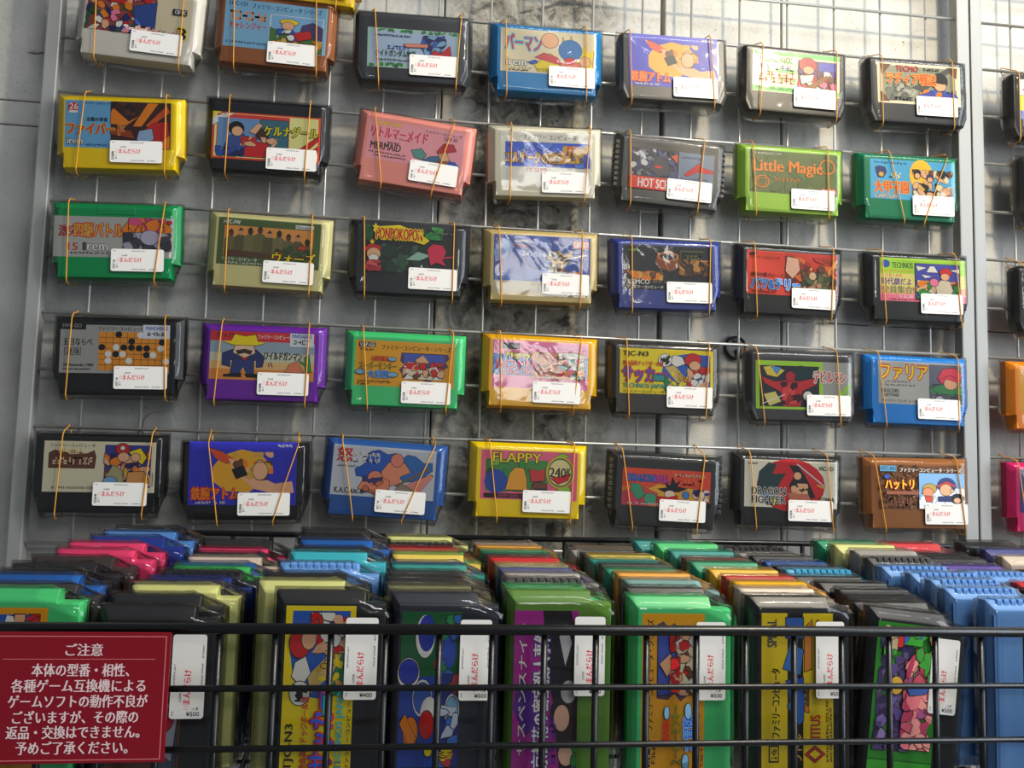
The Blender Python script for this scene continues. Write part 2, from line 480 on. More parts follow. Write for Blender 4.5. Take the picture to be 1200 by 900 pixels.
ART={
'c00':[('r',0,0,100,100,'e'),('r',0,0,66,100,(150,70,60)),('b',0,0,66,100,90,8,1,'rrpswbnGdorsp'),('p',[(44,44),(66,30),(66,84),(48,80)],(45,75,150)),('r',82,38,96,50,'k'),('t',84,40,11,8,'CBF-3C','w'),('t',37,82,52,16,'スーパーチャイニーズ','r','w'),('t',88,76,9,26,'3','k','y')],
'c01':[('r',0,0,100,100,'c'),('t',4,4,17,9,'HFC-CH','n'),('t',26,5,68,11,'ファミリーコンピュータ シリーズ','n'),('x',5,24,36,19,6,'o'),('t',5,47,36,15,'チャレンジャー','r'),('x',3,88,40,4,14,'n'),('r',44,24,97,98,'w'),('r',45,25,96,97,(130,180,225)),('p',[(45,52),(60,62),(80,60),(96,74),(96,97),(45,97)],(70,120,60)),('p',[(74,60),(76,42),(86,34),(96,44),(96,70)],(75,60,110)),('b',46,72,96,96,30,8,2,'ofGdgo'),('e',63,38,9,6,'y'),('e',62,46,6,9,'s'),('b',52,54,72,76,10,8,3,'bwsb'),('p',[(68,60),(84,52),(86,68),(72,76)],'r')],
'c02':[('r',0,0,100,100,(170,205,190)),('r',3,6,97,90,(175,195,220)),('b',2,2,98,9,26,4,1,'g'),('b',2,88,98,98,26,4,2,'g'),('x',8,16,40,5,14,'n'),('x',22,44,24,9,6,'b'),('t',9,55,44,17,'ナイトガンダム物語','G'),('x',10,78,40,5,14,'G'),('p',[(58,40),(62,14),(74,22),(84,10),(86,34),(78,60),(66,66)],(55,95,170)),('b',58,14,86,62,16,10,4,'bcnb'),('p',[(40,38),(66,36),(66,44),(42,46)],(235,140,110)),('p',[(68,66),(74,48),(80,58),(90,36),(92,62),(84,78),(72,80)],'r')],
'c03':[('r',0,0,100,100,'e'),('t',5,12,38,38,'パーマン','r','q'),('p',[(36,82),(52,52),(62,66),(70,92),(40,96)],'y'),('p',[(36,64),(46,52),(60,60),(66,78),(52,72)],(215,70,80)),('p',[(76,60),(82,24),(86,42),(92,20),(92,44),(99,38),(97,92),(80,92)],'y'),('p',[(66,50),(66,10),(71,32),(74,6),(78,30)],'f'),('e',52,22,9,17,'s'),('e',74,42,13,26,(45,110,175)),('p',[(64,70),(84,70),(88,94),(62,94)],(225,110,90)),('e',74,66,6,7,'r'),('e',90,66,6,12,'s'),('t',6,68,21,17,'irem','w','k'),('p',[(28,76),(36,70),(40,74),(34,80)],'b'),('t',6,88,26,5,FC,'k'),('x',6,94,24,4,8,'k'),('t',38,88,14,7,'ファミリー','k')],
'c04':ASTRO,'c41':ASTRO,
'c05':[('r',0,0,100,100,(245,240,205)),('r',0,0,100,11,(110,215,110)),('r',0,22,50,30,(150,225,140)),('r',0,42,50,52,(130,220,130)),('r',0,64,50,72,(120,215,120)),('r',0,86,100,98,(110,215,110)),('r',0,11,14,86,(250,248,240)),('t',16,14,30,14,'TECHNOS','G'),('x',8,34,40,13,7,(110,90,170)),('x',8,50,40,16,6,'o'),('x',8,64,42,14,6,(225,90,60)),('x',4,89,50,5,16,'G'),('r',52,16,97,92,(100,60,80)),('r',76,18,97,50,(85,85,190)),('b',52,40,97,92,46,8,5,'rdvwpsdr'),('e',63,28,10,18,(185,50,60)),('e',64,40,6,9,'s'),('p',[(54,56),(70,50),(68,66),(56,74)],'w'),('p',[(56,88),(84,50),(88,54),(66,92)],(150,85,40))],
'c06':[('r',0,0,100,100,(240,225,195)),('r',6,7,94,93,(150,152,130)),('p',[(4,5),(16,5),(10,20),(6,34)],'d'),('p',[(84,5),(96,5),(95,30),(88,18)],'d'),('p',[(4,95),(4,72),(10,84),(14,95)],'d'),('b',10,40,60,92,30,9,2,[(120,122,110),(175,175,160),(95,98,95)]),('p',[(40,60),(86,4),(92,8),(56,66)],(80,80,75)),('b',50,62,94,93,24,10,3,'booanbs'),('e',74,40,10,20,'k'),('e',75,52,7,12,'s'),('p',[(64,36),(84,34),(80,46),(70,44)],'k'),('p',[(50,76),(66,66),(72,82),(90,64),(96,78),(90,93),(56,93)],(60,70,170)),('t',22,6,27,14,'TECMO','r'),('x',55,10,20,7,6,'k'),('t',10,24,60,28,'ラディア戦記',(225,70,20),'f'),('x',20,84,22,8,5,'k')],
'c10':[('r',0,0,100,100,(60,30,25)),('r',0,0,43,100,(105,170,215)),('p',[(43,10),(60,42),(70,30),(58,50),(43,48)],'o'),('p',[(64,52),(78,2),(88,2),(72,52)],'o'),('p',[(76,50),(96,6),(99,20),(80,54)],(215,85,25)),('p',[(43,56),(62,62),(66,78),(43,70)],(150,60,20)),('p',[(68,70),(84,44),(97,40),(99,84),(86,96),(72,92)],'r'),('p',[(70,62),(82,56),(84,78),(74,90),(68,80)],(150,180,215)),('p',[(84,96),(99,70),(99,99)],'o'),('b',43,2,66,30,10,7,3,[(90,45,30),(40,20,20)]),('r',3,6,12,22,'r'),('t',4,7,8,13,'26','w'),('r',4,22,12,27,'w'),('t',18,3,24,5,FC,'k'),('t',20,35,20,9,'太陽の勇者','k'),('t',2,48,54,24,'ファイバード','r','f'),('t',3,80,14,13,'irem','w','k'),('x',20,92,20,4,8,'b')],
'c11':[('r',0,0,100,100,(225,70,40)),('p',[(0,0),(8,0),(0,16)],'y'),('r',2,3,98,96,(240,235,150)),('r',4,4,71,94,(220,60,50)),('p',[(0,30),(0,14),(12,2),(20,2)],'w'),('r',5,12,70,93,(110,150,200)),('p',[(44,12),(70,12),(70,93),(48,93)],(60,110,130)),('p',[(72,86),(98,40),(98,52),(80,92)],'r'),('p',[(80,94),(98,62),(98,76),(88,94)],'r'),('p',[(8,93),(16,50),(28,44),(34,60),(28,93)],(60,80,150)),('e',22,34,7,14,'k'),('e',23,40,5,10,'s'),('p',[(26,93),(34,64),(50,60),(60,93)],'r'),('e',46,44,6,12,(70,40,30)),('b',26,50,60,70,10,8,2,'srs'),('p',[(34,40),(42,20),(46,24),(40,44)],'s'),('b',4,74,30,94,10,8,9,'nbb'),('t',48,24,50,22,'ケルナグール','y','G')],
'c12':[('r',0,0,100,100,(245,160,170)),('t',6,3,26,10,'CAPCOM','y','r'),('t',3,17,58,27,'リトルマーメイド',(215,30,70)),('x',32,40,12,5,4,'r'),('x',20,52,14,5,4,'k'),('t',4,56,31,18,'MERMAID','k'),('t',58,8,38,7,FC,'k'),('t',78,18,14,8,'CAP-3D','k'),('x',3,80,38,4,14,'k'),('x',8,88,34,4,12,'k'),('p',[(52,96),(58,84),(80,78),(94,88),(96,98)],(150,95,60)),('p',[(46,64),(56,56),(62,70),(58,84),(50,80)],(90,150,140)),('p',[(58,84),(66,72),(80,66),(82,76),(68,86)],(70,110,150)),('p',[(72,58),(78,36),(88,34),(92,50),(84,56),(80,70)],(195,40,50)),('p',[(74,64),(82,56),(86,76),(78,80)],'s'),('b',86,76,97,92,6,6,2,'bt')],
'c13':[('r',0,0,100,100,(235,230,215)),('t',24,5,58,9,'ファミリー コンピュータ','A'),('r',5,19,97,64,(45,85,215)),('b',8,20,90,64,10,16,3,[(80,130,235),(55,100,225)]),('t',5,36,62,22,'エルナークの財宝','f','d'),('b',66,24,90,56,16,10,4,'fdo'),('p',[(78,36),(96,20),(98,30),(86,46)],'f'),('x',28,66,22,7,6,'r')],
'c14':[('r',0,0,100,100,(95,93,92)),('r',2,0,56,70,(70,75,120)),('b',2,0,56,70,60,9,6,[(45,45,60),(120,122,135),(70,80,130),(200,200,205),(50,55,90)]),('p',[(30,18),(44,20),(48,60),(34,66),(24,50)],(60,60,75)),('p',[(48,14),(56,6),(56,30)],(225,90,50)),('r',30,40,38,46,'r'),('r',57,0,99,92,(120,135,160)),('p',[(64,54),(82,22),(84,32),(98,38),(98,46),(80,46),(68,58)],'r'),('x',60,10,24,5,8,'n'),('t',60,60,34,12,'ホットスクランブル','n'),('r',0,70,60,100,(225,55,45)),('t',11,74,62,22,'HOT SCRAMBLE','w')],
'c15':[('r',0,0,100,100,(96,112,62)),('b',0,0,100,100,24,14,8,[(88,105,58),(104,120,68)]),('x',6,5,30,4,10,'w'),('o',14,74,8,15,'o'),('o',14,74,5,9,'o'),('o',88,30,9,18,'o'),('t',4,22,78,36,'Little Magic',(240,130,25)),('t',28,62,28,10,'リトルマジック',(225,130,50)),('r',81,82,98,97,(215,60,45)),('t',82,84,15,11,'DECO','w')],
'c16':[('r',0,0,100,100,(75,170,220)),('x',5,6,38,5,10,'n'),('p',[(6,22),(10,18),(17,20),(19,32),(15,46),(9,46),(7,34)],(45,60,120)),('e',13,38,3,6,'f'),('x',22,32,15,14,3,(245,225,140)),('t',5,54,40,30,'大甲子園',(230,80,45),'f'),('t',5,88,26,10,'CAPCOM','e','d'),('e',60,36,14,40,(245,195,40)),('b',50,22,98,92,46,8,5,'ssdkewes'),('e',55,30,4,8,'k'),('e',70,42,4,10,(70,45,80)),('e',70,46,3,6,'s'),('e',55,38,3,7,'s'),('b',82,64,98,92,10,8,6,'apws')],
'c20':[('r',0,0,100,100,(178,180,172)),('t',4,22,15,28,'激突',(170,30,40)),('t',17,17,40,34,'四駆バトル','f','r'),('t',12,66,8,18,'15','r'),('r',24,64,27,84,'A'),('t',28,68,17,16,'rem','w','k'),('x',14,88,32,4,10,'k'),('p',[(56,30),(62,8),(72,2),(92,4),(98,30),(90,56),(60,50)],'o'),('b',62,2,92,38,18,12,4,[(225,80,130),(240,130,40),(200,60,110)]),('b',58,38,98,82,34,11,5,[(70,72,80),(110,110,122),(175,170,190),(60,60,70)]),('e',80,50,8,18,(190,180,205)),('e',96,12,2,4,'r')],
'c21':[('r',0,0,100,100,(78,100,52)),('t',5,4,16,9,'HVC-FW','w'),('r',6,16,93,82,(225,150,70)),('ppl',8,18,92,82),('t',5,84,34,8,FC,'w'),('x',8,94,70,4,20,'w'),('t',54,66,42,26,'ウォーズ','y','k'),('r',75,6,93,14,'w'),('t',76,7,16,6,'Nintendo','k')],
'c22':[('r',0,0,100,100,(28,32,34)),('p',[(4,10),(8,6),(13,20),(10,38),(5,34)],'G'),('b',14,42,74,94,40,14,3,[(30,60,45),(45,85,60),(25,45,40),(60,90,75)]),('b',64,6,86,30,10,12,4,'gGg'),('p',[(48,70),(60,54),(74,60),(62,70)],(150,190,170)),('p',[(12,18),(20,10),(40,6),(58,16),(72,32),(66,40),(48,32),(34,24),(24,36)],'y'),('t',16,12,48,22,'PONPOKOPON','r','y'),('s',15,12,4,8,'y'),('s',62,20,4,8,'y'),('s',12,40,3,6,'y'),('p',[(70,48),(76,38),(86,40),(90,52),(86,66),(90,78),(80,72),(74,78)],(225,40,80)),('l',84,64,98,60,2,(220,50,90)),('p',[(4,52),(10,44),(20,46),(22,54),(6,58)],'r'),('e',14,62,7,11,'s'),('e',14,70,5,7,'w'),('b',6,74,22,94,10,9,6,[(200,50,60),(215,90,90),(180,40,50)]),('x',82,16,16,4,5,'a'),('e',66,90,2,5,'e'),('e',72,90,2,5,'e')],
'c23':[('r',0,0,100,100,(60,85,175)),('b',0,0,60,100,14,26,4,[(90,120,200),(70,95,185),(130,160,220)]),('r',0,80,100,100,(190,180,150)),('x',22,8,18,4,6,'w'),('x',20,16,16,5,5,'o'),('x',30,28,24,8,7,(170,190,225)),('p',[(54,34),(64,24),(74,30),(82,22),(80,34),(72,42),(74,80),(62,80),(60,46)],(200,160,95)),('b',56,26,80,78,16,8,5,'fdewa'),('l',72,40,96,30,1.2,'w'),('e',86,70,5,10,'o'),('r',82,6,98,19,(220,85,70)),('t',83,7,14,10,'DECO','w')],
'c24':[('r',0,0,100,100,(28,28,38)),('p',[(36,40),(38,18),(50,10),(62,18),(64,40),(54,56),(42,52)],(140,70,30)),('e',50,24,12,10,(215,125,45)),('e',50,24,9,7,(50,35,40)),('p',[(2,54),(12,62),(28,58),(46,68),(30,76),(10,74)],(190,110,50)),('b',8,58,44,78,14,8,3,'odfo'),('b',62,30,96,66,26,8,4,[(170,110,45),(120,70,30),(60,45,35),(200,140,70)]),('r',63,10,90,13,(90,100,60)),('r',63,10,64,40,(90,100,60)),('x',70,20,18,10,4,(140,130,70)),('p',[(4,12),(12,8),(18,12),(12,15)],(90,140,40)),('t',5,77,24,10,'KEMCO','w'),('t',4,90,40,7,'ファミリーコンピュータ','w'),('x',32,80,28,4,10,'a')],
'c25':[('r',0,0,100,100,(205,60,45)),('r',0,0,42,100,(235,70,50)),('b',42,10,100,96,50,12,5,[(190,50,40),(230,110,50),(160,60,40),(240,160,80),(120,40,35)]),('p',[(44,10),(56,14),(58,40),(50,60),(42,44)],(245,190,160)),('b',60,40,98,96,34,8,6,[(70,80,50),(110,90,50),(60,50,40),(200,150,110),(90,110,70)]),('e',82,36,4,8,(110,60,40)),('e',72,52,4,9,(230,190,150)),('t',3,12,32,6,FC,'k'),('r',3,4,10,10,'n'),('t',4,50,36,9,'魔境の鉄人レース','k'),('t',4,62,54,26,'バツ&テリー','b','c'),('x',4,92,28,4,9,'k')],
'c26':[('r',0,0,100,36,(165,215,60)),('r',0,36,100,66,(225,215,120)),('r',0,66,100,84,(240,170,130)),('r',0,84,100,100,(240,120,150)),('e',7,14,4,8,'b'),('t',14,10,24,13,'TECHNOS','G'),('t',2,27,34,7,'ダウンタウンスペシャル','o'),('t',3,36,22,8,'くにおくんの',(210,70,90)),('t',2,46,34,17,'時代劇だよ','v'),('t',2,64,37,18,'全員集合!','g'),('t',22,84,16,8,'くにお','w'),('x',10,94,40,4,12,'d'),('r',40,10,93,94,(30,40,30)),('r',41,11,92,93,(70,75,175)),('p',[(54,30),(58,16),(63,16),(67,30)],'w'),('p',[(42,16),(54,20),(44,28)],'w'),('p',[(48,36),(60,40),(52,44)],'w'),('p',[(82,24),(92,20),(92,30)],'w'),('b',41,50,92,93,44,9,3,'gofsydge'),('p',[(64,64),(70,48),(80,50),(84,72),(78,90),(66,88)],(220,205,180)),('e',76,30,7,10,'r'),('e',75,40,5,8,'s'),('e',62,54,5,9,'p'),('p',[(41,92),(50,72),(60,80),(58,92)],'g')],
'c30':[('r',0,0,100,100,(165,165,160)),('r',-3,-8,23,10,'k'),('t',2,-2,17,8,'HVC-GO','a'),('t',3,28,26,15,'五目ならべ','k'),('r',4,47,19,63,'k'),('r',4.5,48,18.5,62,(165,165,160)),('t',6,49,12,12,'連珠','k'),('t',34,3,42,8,'ファミリーコンピュータ','k'),('r',35,14,100,94,(235,150,40)),('grid',35,14,100,94,10,7),('go',),('t',4,80,27,6,'©Nintendo 1983','k'),('t',4,90,24,5,'MADE IN JAPAN','k'),('r',75,-2,100,27,(225,228,235)),('t',78,1,20,8,'MANDARAKE','b'),('x',79,12,17,9,4,'A')],
'c31':[('r',0,0,100,20,(215,45,50)),('r',0,20,100,44,(150,170,185)),('r',0,44,100,62,(205,205,180)),('r',0,62,100,78,(230,185,120)),('r',0,78,100,100,(225,140,60)),('x',6,4,20,8,6,'d'),('t',45,5,32,9,FC,'w'),('p',[(12,46),(22,38),(44,38),(52,52),(50,72),(44,74),(44,60),(20,60),(20,74),(12,70)],(45,55,110)),('p',[(22,58),(42,58),(42,90),(36,90),(32,74),(28,90),(20,90)],(50,60,120)),('p',[(29,52),(37,52),(33,60)],'r'),('p',[(24,26),(41,26),(43,44),(33,54),(22,44)],(235,200,165)),('p',[(25,40),(33,37),(40,40),(38,47),(33,44),(27,47)],(60,45,40)),('p',[(12,22),(20,20),(23,6),(33,10),(43,6),(45,20),(53,22),(44,28),(22,28)],'y'),('p',[(14,90),(30,86),(30,94),(14,94)],'k'),('p',[(34,88),(48,88),(50,94),(36,94)],'k'),('p',[(72,82),(76,66),(84,58),(88,74),(90,82)],(230,130,90)),('p',[(92,80),(91,50),(95,44),(97,80)],'g'),('p',[(86,56),(92,64),(92,68),(87,62)],'g'),('l',58,62,60,72,.8,'k'),('l',56,64,57,72,.8,'k'),('t',52,40,36,17,'ワイルドガンマン','k'),('r',76,0,99,28,(225,228,235)),('t',78,2,19,8,'MANDARAKE','b'),('x',79,14,17,9,4,'A')],
'c32':MONKEY,
'c33':[('r',0,0,100,100,(240,120,175)),('r',0,29,100,74,(65,120,195)),('r',9,5,28,19,'A'),('t',10,7,17,10,'TCF-MB','k'),('t',40,8,56,9,'ファミリーコンピュータ','v'),('r',39,21,97,80,'d'),('r',40,22,68,50,(225,140,95)),('r',69,22,96,50,(215,205,190)),('r',40,52,96,79,(200,150,120)),('b',40,24,68,78,30,8,3,[(235,150,100),(200,110,80),(220,130,120),(180,100,80)]),('b',68,34,96,78,26,7,4,'rwstpo'),('e',82,28,9,7,'w'),('t',14,24,25,16,'Mighty','y','k'),('t',4,42,42,18,'BOMB',(210,60,90),'v'),('t',9,60,34,16,'JACK',(215,65,85),'v')],
'c34':SOCCER,
'c35':[('r',0,0,100,100,(165,165,160)),('r',0,0,70,100,(165,215,60)),('r',4,10,66,95,(40,45,55)),('p',[(80,96),(98,60),(98,84),(90,98)],(150,200,70)),('p',[(70,98),(99,40),(99,52),(78,99)],(150,200,70)),('p',[(8,14),(18,10),(30,20),(22,34),(12,30)],(225,200,80)),('p',[(16,12),(26,14),(22,28)],(80,150,220)),('p',[(8,70),(20,64),(26,84),(14,94)],(215,205,120)),('p',[(34,24),(46,10),(62,14),(66,40),(54,34),(44,40)],(30,55,60)),('p',[(6,34),(20,44),(32,40),(46,42),(62,34),(64,46),(48,62),(46,94),(28,94),(26,64),(10,48)],(200,45,50)),('b',26,44,50,90,10,9,3,[(170,30,40),(220,70,70),(60,20,30)]),('e',36,32,5,10,(180,40,50)),('l',6,90,30,70,.8,'w'),('e',54,72,5,10,'w'),('t',60,18,34,26,'デビルマン','r','w')],
'c36':[('r',0,0,100,100,(178,178,172)),('t',3,8,55,35,'ファリア','y','r'),('x',4,46,34,4,10,'A'),('x',4,54,40,4,12,'A'),('t',4,65,20,9,'HI-SCORE','k'),('t',6,76,18,7,'SOFTWARE','k'),('t',3,89,42,7,'ファミリーコンピュータ','k'),('r',60,4,99,96,(105,105,125)),('b',60,50,99,96,22,10,3,[(90,90,110),(200,200,205),(70,75,90),(60,140,80)]),('p',[(62,58),(74,50),(98,56),(99,72),(70,72)],(60,140,80)),('p',[(70,34),(76,14),(90,10),(98,24),(96,44),(84,40),(74,48)],(230,65,90)),('e',85,48,8,13,'s'),('p',[(72,38),(84,28),(96,36),(94,44),(82,38)],(225,60,85))],
'c40':[('r',0,0,100,100,(225,218,185)),('t',5,5,40,7,FC,'k'),('p',[(5,24),(10,18),(24,26),(38,24),(44,18),(46,30),(45,52),(5,52)],(105,60,40)),('x',13,15,22,9,5,'f'),('x',8,32,36,14,8,(235,205,170)),('t',8,89,40,5,'© 1993 HUDSON SOFT','k'),('r',54,6,96,90,(60,60,140)),('b',54,20,96,90,40,9,3,'sofsdssn'),('p',[(56,70),(62,46),(70,56),(72,84),(56,88)],(170,165,120)),('e',60,78,6,9,(120,170,220)),('e',70,14,6,11,'r'),('e',70,12,2,4,'w'),('e',71,30,5,9,'s'),('p',[(76,20),(86,12),(92,30),(88,44),(82,34)],'y'),('e',82,30,4,8,'s'),('p',[(74,88),(76,60),(90,58),(95,78),(92,90)],(225,155,85)),('l',98,60,98,86,.6,'k')],
'c42':[('r',0,0,100,100,(195,200,210)),('p',[(22,46),(30,36),(36,10),(44,6),(52,14),(60,10),(64,30),(58,70),(40,62),(24,60)],(35,85,180)),('p',[(66,22),(72,12),(80,14),(88,26),(96,24),(97,40),(84,62),(70,66),(62,50)],(45,105,180)),('p',[(72,72),(96,48),(98,52),(84,92),(76,92)],(225,140,130)),('p',[(56,96),(68,70),(82,84),(84,97)],(150,130,110)),('p',[(48,48),(54,30),(62,22),(70,30),(76,46),(66,56),(66,70),(56,76),(48,62)],(230,140,105)),('e',62,24,6,13,(225,130,110)),('p',[(26,84),(32,62),(44,56),(56,66),(56,84),(46,98),(36,90)],(230,135,100)),('e',42,62,7,14,(225,130,105)),('p',[(34,66),(48,60),(49,66),(36,72)],(45,50,120)),('l',62,76,94,36,2.4,(120,95,70)),('b',30,60,56,92,8,6,3,[(60,55,120),(200,110,80)]),('t',4,5,15,28,'怒','r'),('x',20,13,26,9,6,'w'),('x',20,24,26,9,7,'w'),('x',5,40,20,3,8,'A'),('t',4,84,14,11,'K.A.C.','A'),('t',20,86,12,9,'KAC-IK','k')],
'c43':[('r',0,0,100,100,(240,100,140)),('r',5,18,69,84,(70,140,70)),('b',6,20,68,84,12,12,2,'ggG'),('e',16,64,12,24,(40,75,170)),('e',15,24,4,8,(130,180,60)),('p',[(26,80),(30,46),(36,34),(44,36),(47,56),(48,80)],(240,165,50)),('p',[(52,62),(50,36),(58,40),(66,36),(66,60)],(205,60,60)),('p',[(50,84),(56,64),(68,66),(69,84)],(120,70,50)),('r',56,76,68,83,'k'),('t',12,4,50,20,'FLAPPY','y','k'),('p',[(76,10),(84,2),(92,8),(80,14)],'l'),('p',[(80,76),(92,70),(94,88),(88,80),(82,90)],'l'),('e',82,42,15,34,(205,180,60)),('e',82,42,13,30,(60,100,50)),('e',82,42,12,27,(230,215,150)),('p',[(72,54),(93,44),(90,58),(80,66)],'r'),('t',71,32,17,20,'240','k'),('t',89,32,4,16,'K','k'),('r',4,88,46,97,'k'),('t',18,89,26,7,'ファミリーコンピュータ',(240,100,140))],
'c44':[('r',0,0,100,50,(225,75,50)),('r',0,50,100,100,(230,120,50)),('p',[(24,60),(40,40),(60,44),(90,50),(99,60),(99,80),(24,76)],(235,165,55)),('p',[(0,66),(12,56),(26,70),(30,100),(0,100)],(205,60,90)),('p',[(24,50),(40,66),(34,90),(22,90)],(215,70,80)),('p',[(10,40),(20,44),(26,70),(18,86),(10,60)],(60,150,110)),('e',32,80,7,14,(70,160,120)),('p',[(40,52),(50,48),(48,34),(54,42),(56,18),(60,36),(66,26),(62,44),(74,48),(64,58),(48,60)],'k'),('e',54,66,6,10,(240,215,190)),('p',[(40,72),(52,74),(62,68),(64,90),(40,90)],'r'),('e',72,66,4,10,(70,130,200)),('b',80,50,99,80,14,8,3,[(50,50,150),(240,215,190),(30,30,60)]),('t',6,16,30,19,'DRAGON',(60,120,215),'n'),('t',37,16,16,18,'BALL',(205,60,130),'v'),('x',58,10,36,7,9,'e'),('x',68,24,24,15,4,(235,110,70)),('x',6,92,40,5,12,'w'),('e',98,92,3,8,'k')],
'c45':[('r',0,0,100,100,(232,226,205)),('e',50,52,37,56,(205,40,45)),('p',[(14,62),(16,26),(26,6),(34,10),(30,30),(44,28),(38,46),(34,70),(36,94),(24,94)],(40,65,65)),('p',[(52,70),(48,54),(54,30),(48,10),(58,12),(64,28),(70,50),(76,76),(62,84)],(35,35,40)),('e',57,32,4,8,'s'),('p',[(46,70),(56,62),(68,68),(72,84),(50,86)],(200,115,90)),('b',50,48,70,70,7,7,3,'fss'),('l',56,6,86,52,1.6,(200,200,205)),('l',78,50,86,56,2,'f'),('p',[(16,72),(32,68),(34,76),(20,78)],(60,120,190)),('p',[(28,84),(34,82),(32,98)],'y'),('x',4,6,10,4,4,'k'),('t',8,58,36,16,'DRAGON','k','w'),('t',8,76,36,16,'FIGHTER','k','w'),('t',80,10,16,9,'VIC-1D','k'),('t',80,76,17,11,'TOWA','k')],
'c46':[('r',0,0,100,100,(160,105,62)),('b',0,0,48,100,120,3,4,[(125,80,48),(140,90,52),(115,72,42)]),('r',1,2,20,15,(90,160,190)),('t',2,4,17,9,'HTC-NH','n'),('t',24,6,72,10,'ファミリーコンピュータ・シリーズ','w','d'),('e',9,27,3,5,'b'),('t',7,34,33,22,'ハットリ','y','r'),('r',8,60,46,68,(150,85,55)),('x',12,76,26,18,6,(130,80,50)),('r',46,18,99,100,(235,240,245)),('r',46,18,99,80,(130,180,225)),('b',47,52,99,98,20,12,3,[(240,245,248),(225,235,245)]),('e',58,54,8,12,(190,160,80)),('e',56,62,6,10,(235,150,110)),('p',[(52,70),(62,72),(60,84),(54,84)],(210,80,50)),('e',78,46,11,19,(45,60,120)),('p',[(67,46),(78,36),(89,46),(89,50),(78,42),(67,51)],(200,60,60)),('e',77,56,7,13,'s'),('p',[(68,72),(86,70),(88,82),(68,82)],(40,55,110)),('e',90,76,7,11,'k'),('e',90,80,4,6,'s'),('e',84,58,2,4,'s')],
'g_bubble':[('r',0,0,100,100,(40,70,165)),('r',58,0,100,100,(25,95,50)),('r',0,70,60,100,(35,50,130)),('e',40,22,0,0,'w'),('e',44,38,12,16,'w'),('e',44,38,10,14,(60,100,190)),('e',30,48,9,12,'r'),('e',33,50,12,15,'w'),('e',27,46,9,12,'r'),('e',60,14,10,18,'w'),('e',61,14,8,16,(45,60,170)),('e',36,88,11,12,'w'),('e',36,88,9,10,'c'),('e',75,80,12,12,(50,80,185)),('e',22,20,10,12,'o'),('e',84,40,14,16,'w'),('e',86,42,12,14,(45,60,170)),('e',66,60,4,4,'r'),('b',0,66,60,98,12,9,2,[(60,120,210),(200,210,230),(190,60,60)]),('b',60,60,98,98,10,9,3,[(50,110,190),(40,140,80)]),('e',10,50,3,6,'y'),('e',10,80,3,6,'y'),('p',[(12,20),(28,2),(34,10),(18,30)],'o'),('x',4,60,10,30,4,'y')],
'g_mystery':[('r',0,0,100,100,(165,35,140)),('p',[(30,40),(50,36),(58,10),(40,0),(24,20)],(85,35,140)),('p',[(40,100),(44,62),(60,54),(70,50),(100,44),(100,88),(80,100)],(25,22,28)),('p',[(0,100),(4,74),(30,66),(46,76),(52,100)],(45,28,32)),('e',36,74,10,16,(35,25,28)),('e',34,76,8,12,(225,175,150)),('e',12,84,7,12,(225,180,150)),('e',50,86,7,12,(190,190,190)),('p',[(66,80),(84,70),(92,80),(80,90)],(200,200,205)),('t',4,30,84,26,'京都花の密室殺人事件','w','v'),('t',12,8,80,12,'サスペンスナイト','w'),('x',6,58,30,10,4,'v'),('b',0,92,20,100,5,8,2,[(60,110,180),(60,140,70)])],
'g_titus':[('r',0,0,100,100,(235,205,20)),('r',0,36,100,58,'k'),('p',[(42,58),(44,40),(56,34),(58,58)],'b'),('p',[(28,52),(40,36),(50,50),(48,60),(30,58)],(50,105,190)),('p',[(60,54),(64,30),(80,40),(76,58)],(60,120,200)),('p',[(84,58),(84,34),(97,34),(97,58)],(50,100,180)),('p',[(62,60),(90,60),(96,70),(64,70)],(225,140,50)),('b',36,60,60,66,6,5,3,'do'),('r',4,10,15,24,'k'),('r',5,11.5,14,22.5,(225,195,30)),('x',6,13,7,8,3,'k'),('t',20,14,44,12,'ファミリーコンピュータ','k'),('t',78,8,18,13,'SPIRAL','A'),('t',4,44,18,12,'ラトル','f'),('t',18,68,16,14,'TITUS','r'),('p',[(4,74),(9,60),(14,74),(9,88)],'r'),('p',[(6,74),(9,66),(12,74),(9,82)],'y'),('x',4,90,40,3,16,'d'),('x',4,95,36,3,16,'d'),('t',62,76,34,8,'ONE SOFTEL CORP','d')],
'g_beasts':[('r',0,0,100,100,(55,160,45)),('r',0,0,7,100,(75,190,60)),('r',7,0,8,100,(40,120,40)),('b',14,6,92,58,70,9,4,[(110,90,150),(85,65,125),(140,120,170),(70,60,110)]),('b',16,46,80,94,80,9,5,[(210,90,110),(230,120,130),(180,60,90),(235,150,140),(160,80,130)]),('e',58,34,6,10,'f'),('p',[(52,56),(58,50),(60,90),(54,80)],(70,100,180)),('b',60,60,96,90,20,8,6,[(55,160,45),(205,80,100),(60,150,50)]),('e',88,34,4,7,'r'),('b',78,10,98,30,6,10,7,[(180,160,120),(60,150,50)]),('b',86,40,98,70,8,8,8,[(60,90,190),(55,160,45)])],
'g_green':[('r',0,0,100,100,(235,160,20)),('x',6,10,40,10,6,'k'),('p',[(50,20),(96,20),(96,90),(50,90)],'b'),('b',50,30,96,90,24,10,2,'sewdr')],
'g_dark':[('r',0,0,100,100,(95,60,40)),('p',[(10,96),(20,60),(50,40),(56,96)],(70,75,95)),('p',[(20,90),(34,40),(60,60),(50,96)],(160,160,175)),('e',44,70,8,20,(190,50,60)),('b',58,10,98,60,20,10,2,[(40,50,90),(60,80,60),(120,80,60)]),('e',92,40,6,12,'r'),('b',50,4,80,36,14,9,3,[(50,80,60),(120,140,90),(80,50,40)])],
